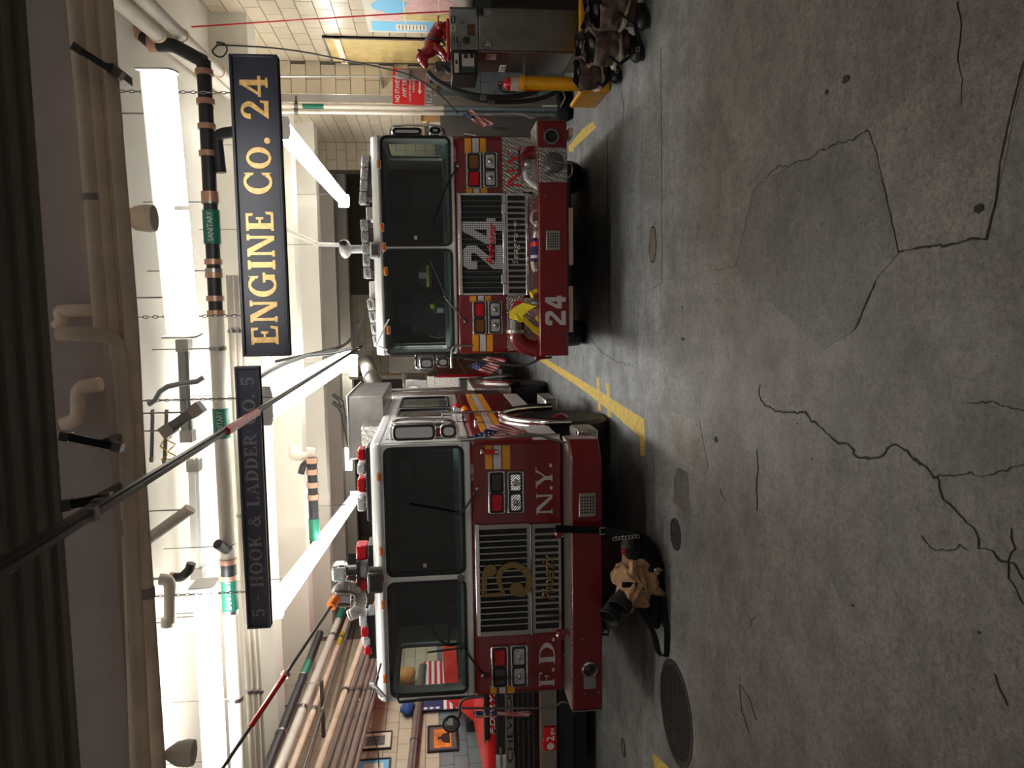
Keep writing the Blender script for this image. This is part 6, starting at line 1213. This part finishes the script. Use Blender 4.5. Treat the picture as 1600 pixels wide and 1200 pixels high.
# ---------------------------------------------------------------- back of the bay and loose cables
t = thing('back_door', 'brown panelled door in the back wall between the trucks', 'door', (-1.15, YB-.02, 0)); obj('leaf', MB().box(0, .9, -.02, .02, 0, 2.2), 'wood', t, .01)
for z0, z1 in ((.2, .95), (1.1, 2.05)): obj('door_panel', MB().box(.12, .78, -.03, -.018, z0, z1), 'wood', t, .01)
obj('handle', MB().tube([(.1, -.02, 1.05), (.1, -.07, 1.05), (.2, -.07, 1.05)], .015, 6), 'steel', t)
a, b = W(688, 580, Y=21.2), W(610, 560, Y=21.2); t = thing('whiteboard', 'grey-framed whiteboard standing at the back between the trucks', 'board', (a.x, 21.2, 0)); w = b.x-a.x; obj('board', MB().box(0, w, 0, .03, a.z, b.z), 'map_print', t); 
for r in ((-.03, w+.03, a.z-.03, a.z), (-.03, w+.03, b.z, b.z+.03), (-.03, 0, a.z, b.z), (w, w+.03, a.z, b.z)): obj('frame', MB().box(r[0], r[1], -.01, .035, r[2], r[3]), 'conduit', t)
for x in (.03, w-.03): obj('leg', MB().box(x-.02, x+.02, .0, .03, 0, a.z), 'conduit', t)
a = W(600, 584, Y=21.5); t = thing('wooden_pole', 'long pale wooden pole standing at the back wall between the trucks', 'pole', (a.x, 21.5, 0)); obj('shaft', MB().tube([(0, 0, 0), (0, 0, a.z+.6)], .04, 10), 'cardboard', t); obj('tip', MB().tube([(0, 0, a.z+.6), (0, 0, a.z+.68)], .045, 10), 'black_plastic', t)
cable('thin red cord running down from the ceiling to the steel cabinet', [(299, 42), (420, 34), (520, 28), (610, 22), (702, 18)], Y=8.95, r=.008, m='bright_red')
cable('black cable sagging from the ceiling past the pier to the right truck flag', [(338, 70), (420, 74), (470, 80), (530, 92), (580, 102), (640, 116), (670, 134), (690, 150), (716, 178)], Y=9.6, r=.009)
cable('coil of black cable at the end of the right sign', [(338, 66), (352, 68), (356, 78), (348, 90), (338, 88), (330, 80), (340, 70)], Y=9.55, r=.010)
cable('thick black cable sweeping down to the right truck roof', [(430, 565), (510, 548), (540, 540), (556, 520), (561, 505), (567, 490)], Y=9.6, r=.018)

# repeats of one kind share a group phrase
GROUPS = {'fluorescent_light': 'fluorescent ceiling fixtures', 'lagged_pipe': 'lagged pipes along the header beam', 'flag': 'US flags', 'bunker_gear': 'bunker gear sets by the yellow guard', 'framed_picture': 'framed pictures on the left wall', 'fire_truck': 'fire trucks', 'hanging_sign': 'company signs hanging from the ceiling', 'long_pipe': 'long pipes over the left truck', 'white_pipe': 'white ceiling pipes', 'wall_pipe': 'pipes along the walls', 'dome_lamp': 'dome lamps under the header', 'trapeze_hanger': 'trapeze hangers', 'riser_pipe': 'riser pipes beside the pier', 'carton': 'cartons on the locker', 'black_hose': 'black hoses beside the cabinet', 'yellow_guard': 'yellow guard plates', 'cable': 'loose cables', 'strut_bracket': 'strut brackets on the header', 'door_track': 'overhead door tracks', 'ceiling_channel': 'metal channels on the ceiling', 'elbow_pipe': 'bent pipes on the ceiling', 'ceiling_drain': 'red-flanged drops on the ceiling', 'conduit_hose': 'flexible conduits', 'wall_conduit': 'conduits along the left wall', 'cleanout_cover': 'cleanout covers in the floor', 'conduit_pipe': 'rigid conduits'}
for o in list(COL.objects):
    if o.parent is None and 'category' in o.keys():
        g = GROUPS.get(o.name.split('.')[0])
        if g: o['group'] = g
